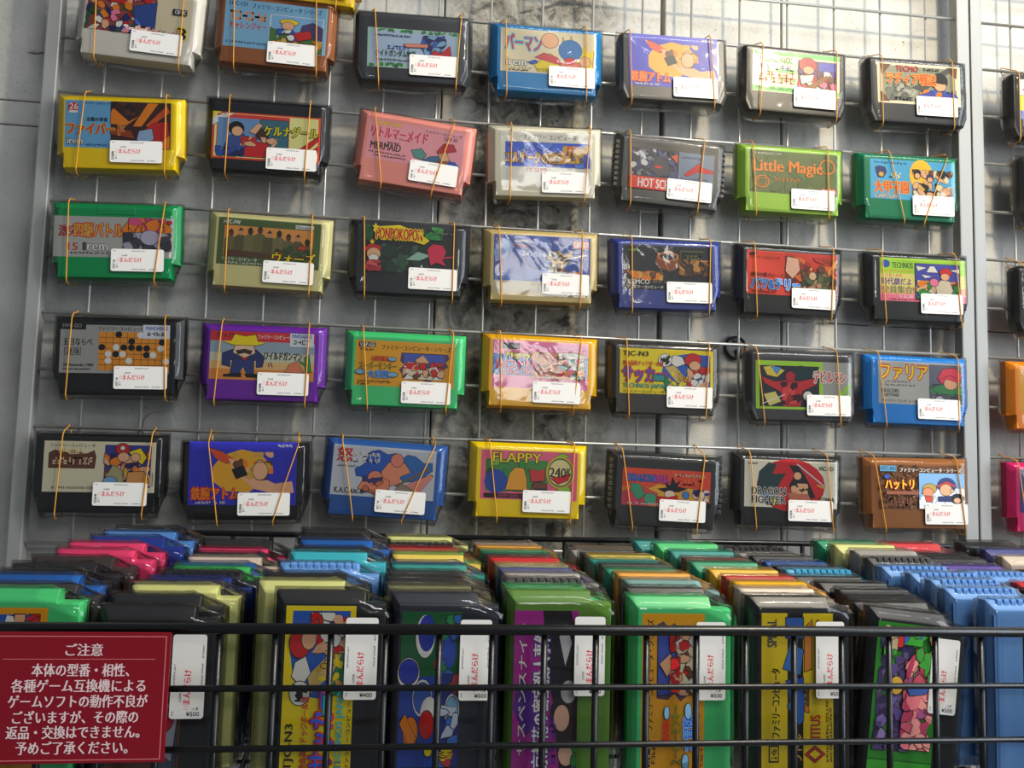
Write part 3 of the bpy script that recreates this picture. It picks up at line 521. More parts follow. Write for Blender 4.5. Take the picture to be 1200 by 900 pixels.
'g_blue':[('r',0,0,100,100,(50,40,120)),('x',8,16,84,30,8,'w'),('b',60,50,98,96,20,10,2,'yoyr'),('b',4,54,50,96,14,10,3,'ob')],
'r_yellow':[('r',0,0,100,100,'y'),('p',[(0,0),(20,0),(20,36),(0,40)],'w'),('p',[(4,26),(10,10),(14,12),(8,30)],(205,50,80)),('e',16,66,10,12,'t'),('b',20,20,96,90,26,12,3,'boyr'),('r',0,78,100,100,(90,110,190))],
'r_gold':[('r',0,0,100,100,(215,150,80)),('b',0,0,100,100,30,14,2,'dofr')],
'r_pale':[('r',0,0,100,100,'y'),('r',0,36,100,100,(225,230,150)),('r',0,30,100,40,'k'),('b',20,44,96,96,24,12,2,'rbgo')],
'red_top':[('r',0,0,100,100,(30,28,30)),('b',10,10,90,90,20,10,2,'rwa')],
}

# colour, shell, description of every cartridge on the grid
INFO={
'c00':((226,219,206),'std','cream white cartridge with crowded comic picture, top left corner of the grid','cream white comic-crowd cartridge'),
'c01':((150,88,45),'std','brown cartridge with light blue label and explorer picture, top row','brown cartridge with light blue label'),
'c02':((50,52,57),'slab','charcoal cartridge with pale blue-green label and winged blue figure, top row','charcoal cartridge with pale blue-green label'),
'c03':((22,125,188),'std','bright blue cartridge with cream label and red cape, top row','bright blue cartridge with cream label'),
'c04':((82,78,74),'slab','grey cartridge with violet-blue label and orange cloud, top row','grey violet-label cartridge in the top row'),
'c05':((56,52,48),'slab','dark cartridge with green-striped white label and red-haired figures, top row','dark cartridge with green-striped label'),
'c06':((54,54,57),'slab','dark grey cartridge with cream-bordered label and black-haired figure, top row right end','dark grey cream-bordered cartridge'),
'c10':((247,208,0),'std','yellow cartridge with blue and dark brown flame label, left end of second row','yellow cartridge with flame label'),
'c11':((28,28,31),'std','black cartridge with red-bordered picture and pale yellow stripes, second row','black cartridge with red-bordered picture'),
'c12':((246,150,135),'std','salmon pink cartridge with pink label hanging tilted, second row','salmon pink cartridge'),
'c13':((224,216,188),'std','cream cartridge with white label and blue banner, second row','cream cartridge with blue banner'),
'c14':((78,76,74),'ridge','ribbed dark grey cartridge with red HOT SCRAMBLE strip, second row','ribbed grey cartridge with red strip'),
'c15':((150,196,60),'std','lime green cartridge with olive label and orange gothic letters, second row','lime green cartridge'),
'c16':((0,122,82),'std','dark green cartridge with sky-blue label and yellow circle, right end of second row','dark green sky-blue-label cartridge'),
'c20':((0,152,82),'led','green cartridge with grey label and dark vehicle in flames, left end of third row','green cartridge with grey label'),
'c21':((216,206,142),'std','pale khaki cartridge with green-bordered photo of soldiers, third row','pale khaki cartridge with soldiers'),
'c22':((32,35,41),'std','black cartridge with dark leafy label and red arched lettering, third row','black leafy-label cartridge'),
'c23':((208,184,118),'std','gold-beige cartridge with shiny blue label and armoured figure, third row','gold-beige cartridge with blue label'),
'c24':((48,64,145),'std','royal blue cartridge with black label and brown hat picture, third row','royal blue cartridge with black label'),
'c25':((36,36,36),'std','black cartridge with orange-red label and battle picture, third row','black cartridge with orange-red label'),
'c26':((38,40,38),'std','black cartridge with lime and pink label and village picture, right end of third row','black cartridge with lime and pink label'),
'c30':((27,27,27),'std','black cartridge with board-game stones on orange board, left end of fourth row','black cartridge with board-game stones'),
'c31':((112,36,165),'std','purple cartridge with desert picture and yellow hat, fourth row','purple cartridge'),
'c32':((70,208,122),'std','mint green cartridge with orange label, hung in the fourth row','mint green cartridge of the fourth row'),
'c33':((243,178,10),'std','golden yellow cartridge with pink and blue comic label, fourth row','golden yellow cartridge with pink and blue label'),
'c34':((58,55,52),'std','dark grey cartridge with yellow soccer label, hung in the fourth row','dark grey soccer cartridge of the fourth row'),
'c35':((68,68,71),'slab','dark grey cartridge with red winged figure on lime-edged label, fourth row','dark grey cartridge with red winged figure'),
'c36':((32,130,218),'std','sky blue cartridge with grey label and pink-haired portrait, right end of fourth row','sky blue cartridge with grey label'),
'c40':((30,30,30),'slim','black cartridge with cream label and brown banner, left end of bottom row','black cartridge with cream label and banner'),
'c41':((31,31,33),'slim','black cartridge with violet-blue label and orange cloud, bottom row','black violet-label cartridge in the bottom row'),
'c42':((42,88,160),'std','steel blue cartridge with pale label of two muscular figures, bottom row','steel blue cartridge with pale label'),
'c43':((250,212,0),'std','bright yellow cartridge with pink label and round 240 badge, bottom row','bright yellow cartridge with pink label'),
'c44':((52,52,52),'ridge','dark ribbed cartridge with red and orange rounded label, bottom row','dark ribbed cartridge with red and orange label'),
'c45':((42,42,42),'std','black cartridge with big red circle on cream label, bottom row','black cartridge with red circle'),
'c46':((168,106,55),'std','brown cartridge with speckled label and pale sky picture, right end of bottom row','brown cartridge with speckled label'),
'u00':((245,200,0),'std','yellow cartridge cut off by the top edge of the photo','yellow cartridge at the top edge'),
'r0':((46,44,42),'slab','dark cartridge with yellow label, topmost on the right-hand grid panel','topmost cartridge on the right-hand panel'),
'r1':((52,50,48),'slab','dark grey cartridge with tan label, second from top on the right-hand panel','second cartridge on the right-hand panel'),
'r2':((34,33,33),'slab','black cartridge with yellow and pale label, third from top on the right-hand panel','third cartridge on the right-hand panel'),
'r3':((250,140,0),'std','orange cartridge on the right-hand grid panel','orange cartridge'),
'r4':((230,25,110),'std','magenta pink cartridge on the right-hand grid panel','magenta cartridge'),
}

# place (mm), roll (degrees), label rectangle, sticker centre, rubber bands (upper and lower x)
POSE = {
    'c00': (83.4, 1659.8, -2.6, [-45.7, 33.8, 43.4, -10.7], (16.5, -17.1), [(-39.2, -34.5), (35.5, 37.5)]),
    'c01': (201.4, 1663.6, -1.3, [-45.5, 26.2, 45.2, -18.3], (16.2, -20.7), [(-38.5, -34.2), (34.3, 38.7)]),
    'c02': (326.0, 1659.5, 1.0, [-42.0, 16.9, 41.7, -20.6], (18.6, -17.2), [(-35.8, -31.2), (43.8, 39.7)]),
    'c03': (451.5, 1659.8, 0.6, [-44.2, 27.2, 45.6, -14.5], (23.6, -17.0), [(-39.9, -38.3), (37.0, 37.6)]),
    'c04': (575.4, 1661.8, 1.1, [-44.8, 32.0, 43.6, -19.6], (20.4, -19.5), [(-44.0, -42.7), (35.7, 39.0)]),
    'c05': (698.0, 1659.7, -0.7, [-44.1, 28.5, 45.6, -13.4], (19.6, -16.9), [(-35.0, -36.4), (41.4, 41.7)]),
    'c06': (827.4, 1660.2, 1.1, [-43.6, 27.7, 45.1, -13.9], (18.0, -15.6), [(-39.6, -40.3), (35.5, 35.5)]),
    'c10': (73.3, 1559.2, 2.5, [-46.3, 27.6, 42.5, -14.8], (14.2, -18.1), [(-29.4, -35.4), (38.7, 38.2)]),
    'c11': (199.1, 1565.7, 0.3, [-48.1, 19.5, 46.3, -23.4], (22.0, -21.2), [(-33.8, -35.0), (36.7, 34.1)]),
    'c12': (331.3, 1560.4, -5.4, [-44.5, 25.2, 44.2, -12.2], (18.8, -17.6), [(-41.0, -26.8), (31.9, 19.4)]),
    'c13': (452.5, 1561.1, 2.0, [-42.4, 27.6, 44.9, -23.8], (18.0, -19.6), [(-32.0, -34.1), (42.7, 36.1)]),
    'c14': (573.3, 1559.8, -2.7, [-40.8, 19.7, 42.6, -19.9], (18.5, -17.4), [(-42.2, -38.1), (30.6, 27.5)]),
    'c15': (694.7, 1560.4, 0.1, [-43.0, 27.2, 46.6, -14.4], (20.0, -19.3), [(-40.7, -37.4), (35.2, 36.0)]),
    'c16': (816.5, 1561.4, 0.6, [-41.3, 26.7, 48.1, -13.0], (23.5, -18.2), [(-21.3, -7.9), (39.2, 13.4)]),
    'c20': (75.4, 1462.5, 2.1, [-51.0, 20.6, 48.7, -15.2], (19.2, -17.8), [(-38.7, -38.6), (41.0, 33.5)]),
    'c21': (206.3, 1460.3, -0.9, [-45.5, 28.0, 43.4, -13.9], (17.4, -18.3), [(-37.6, -36.2), (35.4, 36.3)]),
    'c22': (329.6, 1461.7, -0.1, [-44.1, 32.5, 41.7, -16.6], (21.7, -18.7), [(-41.7, -38.8), (39.4, 39.9)]),
    'c23': (451.1, 1461.5, 0.6, [-44.6, 27.9, 45.7, -25.4], (22.3, -16.6), [(-40.2, -37.2), (37.9, 36.2)]),
    'c24': (571.1, 1460.5, 1.3, [-42.7, 27.0, 44.1, -15.6], (20.5, -17.3), [(-34.9, -35.0), (41.6, 39.4)]),
    'c25': (693.2, 1461.1, -0.4, [-44.0, 27.3, 46.9, -14.7], (22.0, -16.8), [(-37.6, -34.7), (41.8, 40.0)]),
    'c26': (824.9, 1461.8, 0.7, [-40.5, 28.1, 49.8, -14.4], (22.3, -16.1), [(-39.4, -36.5), (37.9, 42.0)]),
    'c30': (84.0, 1362.0, 1.5, [-47.8, 26.1, 42.2, -15.5], (19.5, -19.2), [(-38.2, -40.7), (38.2, 40.3)]),
    'c31': (205.8, 1360.9, 0.4, [-45.8, 26.9, 43.6, -15.5], (17.7, -18.4), [(-36.3, -40.0), (38.3, 37.1)]),
    'c32': (330.2, 1360.0, -0.3, [-45.2, 25.1, 43.2, -15.6], (18.6, -20.3), [(-39.0, -32.6), (41.3, 36.8)]),
    'c33': (452.6, 1363.3, -0.5, [-44.3, 27.3, 43.8, -16.1], (14.6, -19.4), [(-38.5, -36.0), (36.5, 30.9)]),
    'c34': (570.3, 1362.2, 0.1, [-43.6, 26.9, 46.0, -15.2], (22.7, -17.3), [(-38.1, -35.1), (41.2, 38.3)]),
    'c35': (705.3, 1360.3, 0.6, [-47.1, 23.4, 48.7, -22.5], (24.6, -18.2), [(-46.5, -39.7), (33.2, 36.0)]),
    'c36': (822.6, 1360.6, -0.4, [-41.0, 27.3, 46.8, -14.2], (19.9, -18.0), [(-41.8, -34.3), (40.0, 40.4)]),
    'c40': (74.2, 1260.8, 0.6, [-44.5, 26.9, 46.2, -16.0], (18.9, -17.3), [(-29.5, -32.5), (42.8, 37.4)]),
    'c41': (194.9, 1257.4, 1.2, [-46.7, 33.8, 44.0, -20.7], (17.2, -19.8), [(-30.6, -21.6), (45.2, 25.2)]),
    'c42': (315.6, 1261.9, -2.7, [-46.8, 28.0, 43.6, -16.1], (14.8, -18.9), [(-39.9, -25.4), (41.5, 17.3)]),
    'c43': (443.9, 1264.0, -0.6, [-43.7, 26.5, 44.6, -17.2], (16.9, -18.2), [(-36.9, -27.9), (40.9, 38.9)]),
    'c44': (572.3, 1258.3, -1.8, [-41.8, 19.2, 42.1, -14.8], (15.4, -17.7), [(-43.0, -31.2), (34.6, 29.6)]),
    'c45': (691.1, 1261.4, -0.6, [-43.8, 27.8, 47.7, -16.1], (20.5, -18.4), [(-39.4, -32.7), (36.5, 42.7)]),
    'c46': (821.2, 1261.6, 0.5, [-40.5, 26.9, 47.5, -14.3], (27.3, -19.1), [(-45.2, -35.1), (38.5, 46.5)]),
    'u00': (224.4, 1727.9, -2.8, None, None, [(-39.7, -40.3), (31.9, 31.3)]),
    'r0': (981.6, 1655.2, 0.0, None, None, [(-46.5, -46.5)]),
    'r1': (990.7, 1569.6, 0.0, None, None, [(-46.5, -46.5)]),
    'r2': (982.2, 1456.4, 0.0, None, None, [(-46.5, -46.5)]),
    'r3': (972.5, 1360.3, 0.0, None, None, []),
    'r4': (970.9, 1260.7, 0.0, None, None, [(-46.5, -38.3)]),
}
# upright rows in the basket, front to back: colour, x, y, top (mm)
STACK = {
    'S1': [('lg', 115.5, -300.0, 1197.7), ('dg', 119.2, -281.3, 1198.0), ('bl', 115.3, -262.6, 1201.3), ('bk', 113.8, -243.9, 1201.9), ('bk', 114.1, -225.2, 1204.3), ('br', 119.5, -206.5, 1207.0), ('pk', 128.3, -187.8, 1210.6), ('pk', 130.2, -169.1, 1213.8), ('nv', 139.5, -150.4, 1216.9), ('lb', 143.2, -131.7, 1219.4), ('bk', 145.5, -113.0, 1221.5)],
    'S2': [('bk', 189.7, -300.0, 1188.5), ('bk', 189.6, -283.0, 1193.0), ('py', 196.6, -266.0, 1196.5), ('dg', 197.5, -249.0, 1196.6), ('nv', 198.7, -232.0, 1197.4), ('bkr', 203.3, -215.0, 1200.0), ('gn', 206.2, -198.0, 1201.2), ('bl', 207.2, -181.0, 1201.9), ('be', 209.6, -164.0, 1204.5), ('bk', 211.0, -147.0, 1206.1), ('pk', 210.3, -130.0, 1207.9), ('bk', 210.7, -113.0, 1213.0)],
    'S3': [('bk', 285.1, -300.0, 1198.4), ('py', 272.3, -279.0, 1201.3), ('bk', 273.3, -258.0, 1203.7), ('lbr', 280.3, -237.0, 1208.1), ('cy', 284.7, -216.0, 1213.5), ('bk', 286.8, -195.0, 1214.8), ('bl', 287.9, -174.0, 1218.5), ('bk', 284.3, -153.0, 1220.1), ('bk', 286.3, -132.0, 1223.2)],
    'S4': [('nk', 351.3, -300.0, 1197.6), ('mx', 348.9, -283.0, 1199.6), ('dg', 350.1, -266.0, 1200.8), ('dg', 349.1, -249.0, 1201.6), ('dg', 350.4, -232.0, 1203.1), ('te', 352.2, -215.0, 1205.9), ('pu', 352.4, -198.0, 1206.1), ('ye', 353.1, -181.0, 1209.9), ('gn', 354.6, -164.0, 1210.4), ('rd', 351.7, -147.0, 1212.1), ('bkr', 349.8, -130.0, 1214.6), ('py', 349.9, -113.0, 1218.0)],
    'S5': [('og', 419.6, -300.0, 1199.8), ('lg', 421.0, -281.3, 1200.1), ('dgr', 423.4, -262.6, 1202.3), ('gr', 425.3, -243.9, 1204.1), ('pb', 424.2, -225.2, 1205.6), ('py', 424.8, -206.5, 1206.1), ('rd', 422.1, -187.8, 1209.1), ('dg', 421.1, -169.1, 1210.0), ('gg', 419.9, -150.4, 1211.5), ('or', 418.6, -131.7, 1213.3), ('gr', 417.7, -113.0, 1214.5)],
    'S6': [('lg', 494.6, -300.0, 1197.0), ('dg', 497.8, -281.3, 1199.9), ('tg', 501.6, -262.6, 1202.6), ('or', 501.2, -243.9, 1205.1), ('gg', 498.1, -225.2, 1206.0), ('dg', 498.9, -206.5, 1207.7), ('te', 495.6, -187.8, 1209.0), ('ye', 499.1, -169.1, 1210.5), ('bk', 497.3, -150.4, 1210.8), ('gr', 493.2, -131.7, 1211.2), ('bz', 496.9, -113.0, 1213.8)],
    'S7': [('bk', 571.1, -300.0, 1197.7), ('be', 572.6, -279.2, 1199.9), ('yo', 577.1, -258.4, 1201.9), ('rd', 579.0, -237.7, 1203.1), ('yo', 575.4, -216.9, 1205.6), ('gg', 568.6, -196.1, 1208.9), ('dr', 570.2, -175.3, 1210.2), ('te', 566.1, -154.6, 1213.5), ('lg', 560.7, -133.8, 1217.8), ('te', 549.0, -113.0, 1218.1)],
    'S8': [('bk', 648.7, -300.0, 1189.4), ('bk', 649.1, -283.0, 1192.4), ('bk', 652.4, -266.0, 1194.7), ('bk', 656.3, -249.0, 1196.6), ('bk', 649.7, -232.0, 1199.2), ('bk', 639.8, -215.0, 1201.4), ('cyr', 640.4, -198.0, 1204.6), ('dg', 640.5, -181.0, 1205.4), ('bl', 639.1, -164.0, 1207.0), ('bk', 635.1, -147.0, 1210.1), ('gr', 630.7, -130.0, 1210.6), ('bkr', 625.8, -113.0, 1214.0)],
    'S9': [('lbr', 729.9, -300.0, 1196.9), ('lbr', 715.5, -279.0, 1201.3), ('lbr', 718.4, -258.0, 1204.6), ('lbr', 715.7, -237.0, 1207.0), ('lbr', 705.8, -216.0, 1209.5), ('dgr', 706.4, -195.0, 1213.8), ('gr', 706.5, -174.0, 1217.8), ('py', 701.1, -153.0, 1220.6), ('gg', 696.7, -132.0, 1221.8)],
    'S10': [('bl', 795.3, -262.0, 1194.3), ('bk', 801.0, -241.0, 1196.5), ('rd', 809.5, -220.0, 1199.6), ('lbr', 781.3, -199.0, 1204.6), ('pu', 776.4, -178.0, 1207.6), ('bk', 777.2, -157.0, 1211.0), ('bk', 775.0, -136.0, 1213.9), ('rd', 763.7, -115.0, 1219.8)],
    'S11': [('be', 844.2, -155.0, 1213.6), ('pb', 842.0, -136.5, 1217.7), ('bk', 830.7, -118.0, 1222.4)],
}

# ---------------------------------------------------------------- the wall
def wall_mat():
    m, nt, b = node_mat('painted_concrete')
    N = nt.nodes.new; L = nt.links.new
    g = N('ShaderNodeNewGeometry')
    sep = N('ShaderNodeSeparateXYZ'); L(g.outputs['Position'], sep.inputs[0])

    def noise(scale, detail=4, dist=0, rough=.55):
        n = N('ShaderNodeTexNoise'); n.inputs['Scale'].default_value = scale; n.inputs['Detail'].default_value = detail
        n.inputs['Distortion'].default_value = dist; n.inputs['Roughness'].default_value = rough
        L(g.outputs['Position'], n.inputs['Vector']); return n.outputs['Fac']

    def math_(op, a, b_=None, clamp=False):
        n = N('ShaderNodeMath'); n.operation = op; n.use_clamp = clamp
        for i, v in enumerate((a, b_)):
            if v is None: continue
            if isinstance(v, (int, float)): n.inputs[i].default_value = v
            else: L(v, n.inputs[i])
        return n.outputs[0]

    def ramp(f, stops):
        r = N('ShaderNodeValToRGB'); e = r.color_ramp.elements
        while len(e) < len(stops): e.new(.5)
        for q, (p, c) in zip(e, stops): q.position = p; q.color = lin(c)
        L(f, r.inputs[0]); return r.outputs[0]

    def band(x0, x1, soft):
        wob = math_('MULTIPLY_ADD', noise(9, 3), .05)
        wob.node.inputs[2].default_value = -.025
        x = math_('ADD', sep.outputs['X'], wob)
        a = N('ShaderNodeMapRange'); a.inputs['From Min'].default_value = x0 - soft; a.inputs['From Max'].default_value = x0 + soft; L(x, a.inputs['Value'])
        c = N('ShaderNodeMapRange'); c.inputs['From Min'].default_value = x1 - soft; c.inputs['From Max'].default_value = x1 + soft; L(x, c.inputs['Value'])
        return math_('MULTIPLY', a.outputs[0], math_('SUBTRACT', 1.0, c.outputs[0]))

    def mixc(f, a, c, mode='MIX'):
        n = N('ShaderNodeMix'); n.data_type = 'RGBA'; n.blend_type = mode
        if isinstance(f, (int, float)): n.inputs['Factor'].default_value = f
        else: L(f, n.inputs['Factor'])
        for nm, v in (('A', a), ('B', c)):
            s_ = [i for i in n.inputs if i.name == nm and i.type == 'RGBA'][0]
            if isinstance(v, tuple): s_.default_value = v
            else: L(v, s_)
        return [o for o in n.outputs if o.type == 'RGBA'][0]

    base = mixc(band(.505, 3.0, .006), ramp(noise(22, 6), [(.3, (166, 166, 161)), (.7, (192, 190, 184))]), ramp(noise(24, 6), [(.3, (186, 184, 178)), (.7, (210, 208, 200))]))
    rough = ramp(noise(55, 8, .6, .65), [(.30, (44, 42, 38)), (.42, (122, 118, 106)), (.6, (172, 168, 156)), (.75, (196, 190, 172))])
    bm_ = band(.37, .512, .02)
    col = mixc(bm_, base, rough)
    # crumbled mortar stains and pits
    pits = ramp(noise(420, 3, 0, .6), [(.63, (0, 0, 0)), (.70, (255, 255, 255))])
    pk = math_('MULTIPLY', pits, ramp(noise(14, 4), [(.42, (20, 20, 20)), (.62, (255, 255, 255))]))
    col = mixc(math_('MULTIPLY', pk, .8), col, lin((70, 66, 58)))
    st = math_('MULTIPLY', bm_, ramp(noise(26, 6, 1.5), [(.55, (0, 0, 0)), (.61, (255, 255, 255))]))
    col = mixc(math_('MULTIPLY', st, .8), col, lin((52, 50, 46)))
    yel = math_('MULTIPLY', bm_, ramp(noise(17, 4, .5), [(.58, (0, 0, 0)), (.68, (255, 255, 255))]))
    col = mixc(math_('MULTIPLY', yel, .5), col, lin((186, 170, 128)))
    # dark spatter on the paint
    sp = ramp(noise(31, 7, 2.2, .7), [(.665, (0, 0, 0)), (.70, (255, 255, 255))])
    col = mixc(math_('MULTIPLY', sp, .8), col, lin((60, 58, 52)))
    L(col, b.inputs['Base Color'])
    b.inputs['Roughness'].default_value = .62
    h = math_('ADD', math_('MULTIPLY', noise(240, 5), .35), math_('MULTIPLY', math_('MULTIPLY', noise(60, 8, .6, .65), bm_), 2.0))
    bp = N('ShaderNodeBump'); bp.inputs['Strength'].default_value = .6; bp.inputs['Distance'].default_value = .003
    L(h, bp.inputs['Height']); L(bp.outputs['Normal'], b.inputs['Normal'])
    return m


YW = .024
WALL = wall_mat()
# slabs of the wall with real joints between them
bm = bmesh.new()
for x0, x1, zs in ((-.9, .0, (.6, 1.5745, 1.5975, 2.3)), (.0005, .356, (.6, 1.18, 2.3)), (.3565, .5755, (.6, 2.3)), (.5795, .7035, (.6, 1.6, 2.3)), (.7045, 1.9, (.6, 1.43, 2.3))):
    for a, c in zip(zs, zs[1:]):
        add_box(bm, (x0 + .0004, YW, a + .0004), (x1 - .0004, YW + .05, c - .0004), .0012)
add_box(bm, (-.9, YW + .012, .6), (1.9, YW + .055, 2.3))
tag(from_bm('wall_back', bm, WALL), kind='structure')

bm = bmesh.new(); add_box(bm, (-.9, -3.2, -.02), (1.9, YW + .055, 0))
tag(from_bm('floor', bm, plain('shop_floor', (150, 146, 138), .45)), kind='structure')

# round flange and round cover on the wall
fl = thing('pipe_flange', (.655, YW - .003, 1.4002), 'round black metal flange on the wall, behind the grid right of the soccer-ball cartridge', 'flange')
pts = [(.0103 * math.cos(a * PI / 12), 0, .0103 * math.sin(a * PI / 12)) for a in range(24)]
tube_obj('outer_ring', pts, .0016, plain('dark_iron', (40, 40, 40), .45, .4), fl, 8, True)
bm = bmesh.new()
bmesh.ops.create_cone(bm, cap_ends=True, segments=24, radius1=.0100, radius2=.0090, depth=.003, matrix=Matrix.Translation((0, .0012, 0)) @ Matrix.Rotation(PI / 2, 4, 'X'))
from_bm('plate', bm, plain('worn_iron', (140, 140, 136), .5, .3, .5, 300), fl)
bm = bmesh.new()
add_box(bm, (-.0005, -.0018, -.0085), (.0050, .001, -.0015), .0006); add_box(bm, (-.0035, -.0018, .0012), (.0040, .001, .0078), .0006)
from_bm('lug', bm, plain('dark_iron', (40, 40, 40), .45, .4), fl)
bm = bmesh.new()
bmesh.ops.create_cone(bm, cap_ends=True, segments=36, radius1=.0142, radius2=.0135, depth=.002, matrix=Matrix.Translation((.111, YW - .0005, 1.3035)) @ Matrix.Rotation(PI / 2, 4, 'X'))
tag(from_bm('cover_plate', bm, plain('grey_paint', (168, 168, 164), .55)), 'flat round grey cover plate on the wall, above the cartridge with the brown banner', 'cover plate')

# ---------------------------------------------------------------- wire grid panels
def rail(parent, x0, x1):
    bm = bmesh.new(); add_box(bm, (x0, -.0080, .96), (x1, .0060, 2.05), .0012)
    from_bm('frame_rail', bm, RAIL, parent)


def grid(label, x_a, x_b, xs, first, left=True, right=True):
    t = thing('wire_grid_panel', (x_a, 0, .96), label, 'wire grid panel', 'wire grid panels on the wall')
    k = []
    rails = ([(x_a, x_a + .0125)] if left else []) + ([(x_b - .0138, x_b)] if right else [])
    for a, b in rails: rail(t, a, b)
    for x in xs: tube_obj('vertical_wire', [(x, .0011, .965), (x, .0011, 2.045)], .00125, STEEL, t)
    j = -5
    for j in range(-5, 16):
        z = first - .05 * j
        if z > 1.0: tube_obj('horizontal_wire', [(x_a + .008, -.0014, z), (x_b - .004, -.0014, z)], .00150, STEEL, t)
    for o in t.children: o.location = (-x_a, 0, -.96)
    return t


grid('tall zinc wire grid panel hung with the seven columns of cartridges', .0000, .8930, [.05 * i for i in range(1, 18)], 1.75)
grid('second zinc wire grid panel, cut by the right edge of the photo', .8945, 1.62, [.9455 + .05 * i for i in range(13)], 1.7490)

# ---------------------------------------------------------------- cartridges hung on the grid
ROWZ = [1.70, 1.60, 1.50, 1.40, 1.30]
BROWS = 'cartridges hung on the wire grid'
PRICE = {'c03': '¥1,000', 'c12': '¥1,000', 'c22': '¥1,200', 'c42': '¥1,100', 'c20': '¥1,200', 'c30': '¥1,300', 'c40': '¥400', 'c34': '¥500', 'c16': '¥500', 'c24': '¥600', 'c32': '¥500', 'c14': '¥500'}
TILT = {'c13': -4.0, 'c33': 3.2, 'c23': -.8, 'c04': 1.0, 'c43': .5, 'c36': 1.5}


def band(xt, xb, cx, cz, roll, zw, label):
    """a thin rubber band slung over the grid wire and stretched round the cartridge"""
    ca, sa = math.cos(roll), math.sin(roll)

    def W(x, y, z): return Vector((cx + (x * ca - z * sa) / 1000, y, cz + (x * sa + z * ca) / 1000))
    top_f = W(xt, -.0252, 31.5); mid = W((xt + xb) / 2, -.0252, 0); bot_f = W(xb, -.0254, -34.5); bot_u = W(xb, -.0235, -38.4)
    bot_b = W(xb, -.0062, -38.2); bk = W((xt + xb) / 2, -.0036, 0); top_b = W(xt, -.0036, 33)
    wx = top_f.x - .0016
    zz = zw
    loop = [Vector((wx, -.0040, zz + .0008)), Vector((wx - .001, -.0026, zz + .0021)), Vector((wx - .0012, 0, zz + .0019)), Vector((wx, .0016, zz))]
    lead = [W(xt, -.0215, 35.8), (W(xt, -.0215, 36.0) * .4 + loop[0] * .6)]
    pts = [top_f, mid, bot_f, bot_u, bot_b, bk, top_b] + loop[::-1] + lead[::-1]
    pts = [p for p in pts]
    o0 = loop[1].copy()
    o = tube_obj('rubber_band', [p - o0 for p in pts], .00052, BAND, None, 6, True)
    o.location = o0
    tag(o, label, 'rubber band', 'rubber bands holding the cartridges on the grid')


for key, (x, z, roll, rect, stk, bands) in POSE.items():
    rgb, style, label, short = INFO[key]
    a = math.radians(roll)
    art = key if key in ART else {'r0': 'r_yellow', 'r1': 'r_gold', 'r2': 'r_pale', 'r3': 'g_green', 'r4': 'g_blue', 'u00': 'g_green'}[key]
    if rect is None: rect, stk = (-44, 27, 44, -15), (18, -18)
    cartridge((x / 1000, -.0138, z / 1000), a, rgb, style, label, BROWS, art, rect, stk, PRICE.get(key, '¥800'), tilt=-math.radians(TILT.get(key, 0)))
    r = 0 if key[1:2] == '0' and key[0] != 'u' else int(key[1])
    zw = 1.75 - .05 * round((1.75 - (z / 1000 + .036)) / .05)
    for i, (xt, xb) in enumerate(bands):
        side = ('left', 'right')[i] if len(bands) > 1 else 'front'
        band(xt, xb, x / 1000, z / 1000, a, zw, 'amber rubber band, %s end of the %s' % (side, short))

# ---------------------------------------------------------------- the wire basket
RIMZ, YB, YK = 1.1819, -.335, -.088
X0, X1 = -.13, 1.12
bk = thing('wire_basket', (.5, YB, 1.06), 'black coated wire basket holding the rows of upright cartridges', 'wire basket')
inv = Vector((.5, YB, 1.06))


def bw(name, pts, r, n=10):
    tube_obj(name, [Vector(p) - inv for p in pts], r, BLACKW, bk, n)


bw('rim_wire', [(X0, YB - .0006, RIMZ), (X1, YB - .0006, RIMZ)], .0031)
bw('rim_wire', [(.135, YK, 1.2165), (X1, YK, 1.2165)], .0024)
for zz in (1.1504, 1.1189, 1.0874, 1.0559): bw('cross_wire', [(X0, YB - .0012, zz), (X1, YB - .0012, zz)], .0018)
for i in range(-13, 30):
    xx = .2567 + .02978 * i
    if X0 < xx < X1:
        zb, zk = 1.056, 1.082
        bw('upright_wire', [(xx, YB + .0014, RIMZ - .001), (xx, YB + .0014, zb + .004), (xx, YB + .006, zb), (xx, YK - .006, zk), (xx, YK, zk + .006), (xx, YK, 1.2165 if xx > .14 else 1.16)], .0019, 8)
for q in range(1, 7):
    f = q / 7; bw('floor_wire', [(X0, YB + (YK - YB) * f, 1.0565 + .026 * f), (X1, YB + (YK - YB) * f, 1.0565 + .026 * f)], .0015, 6)

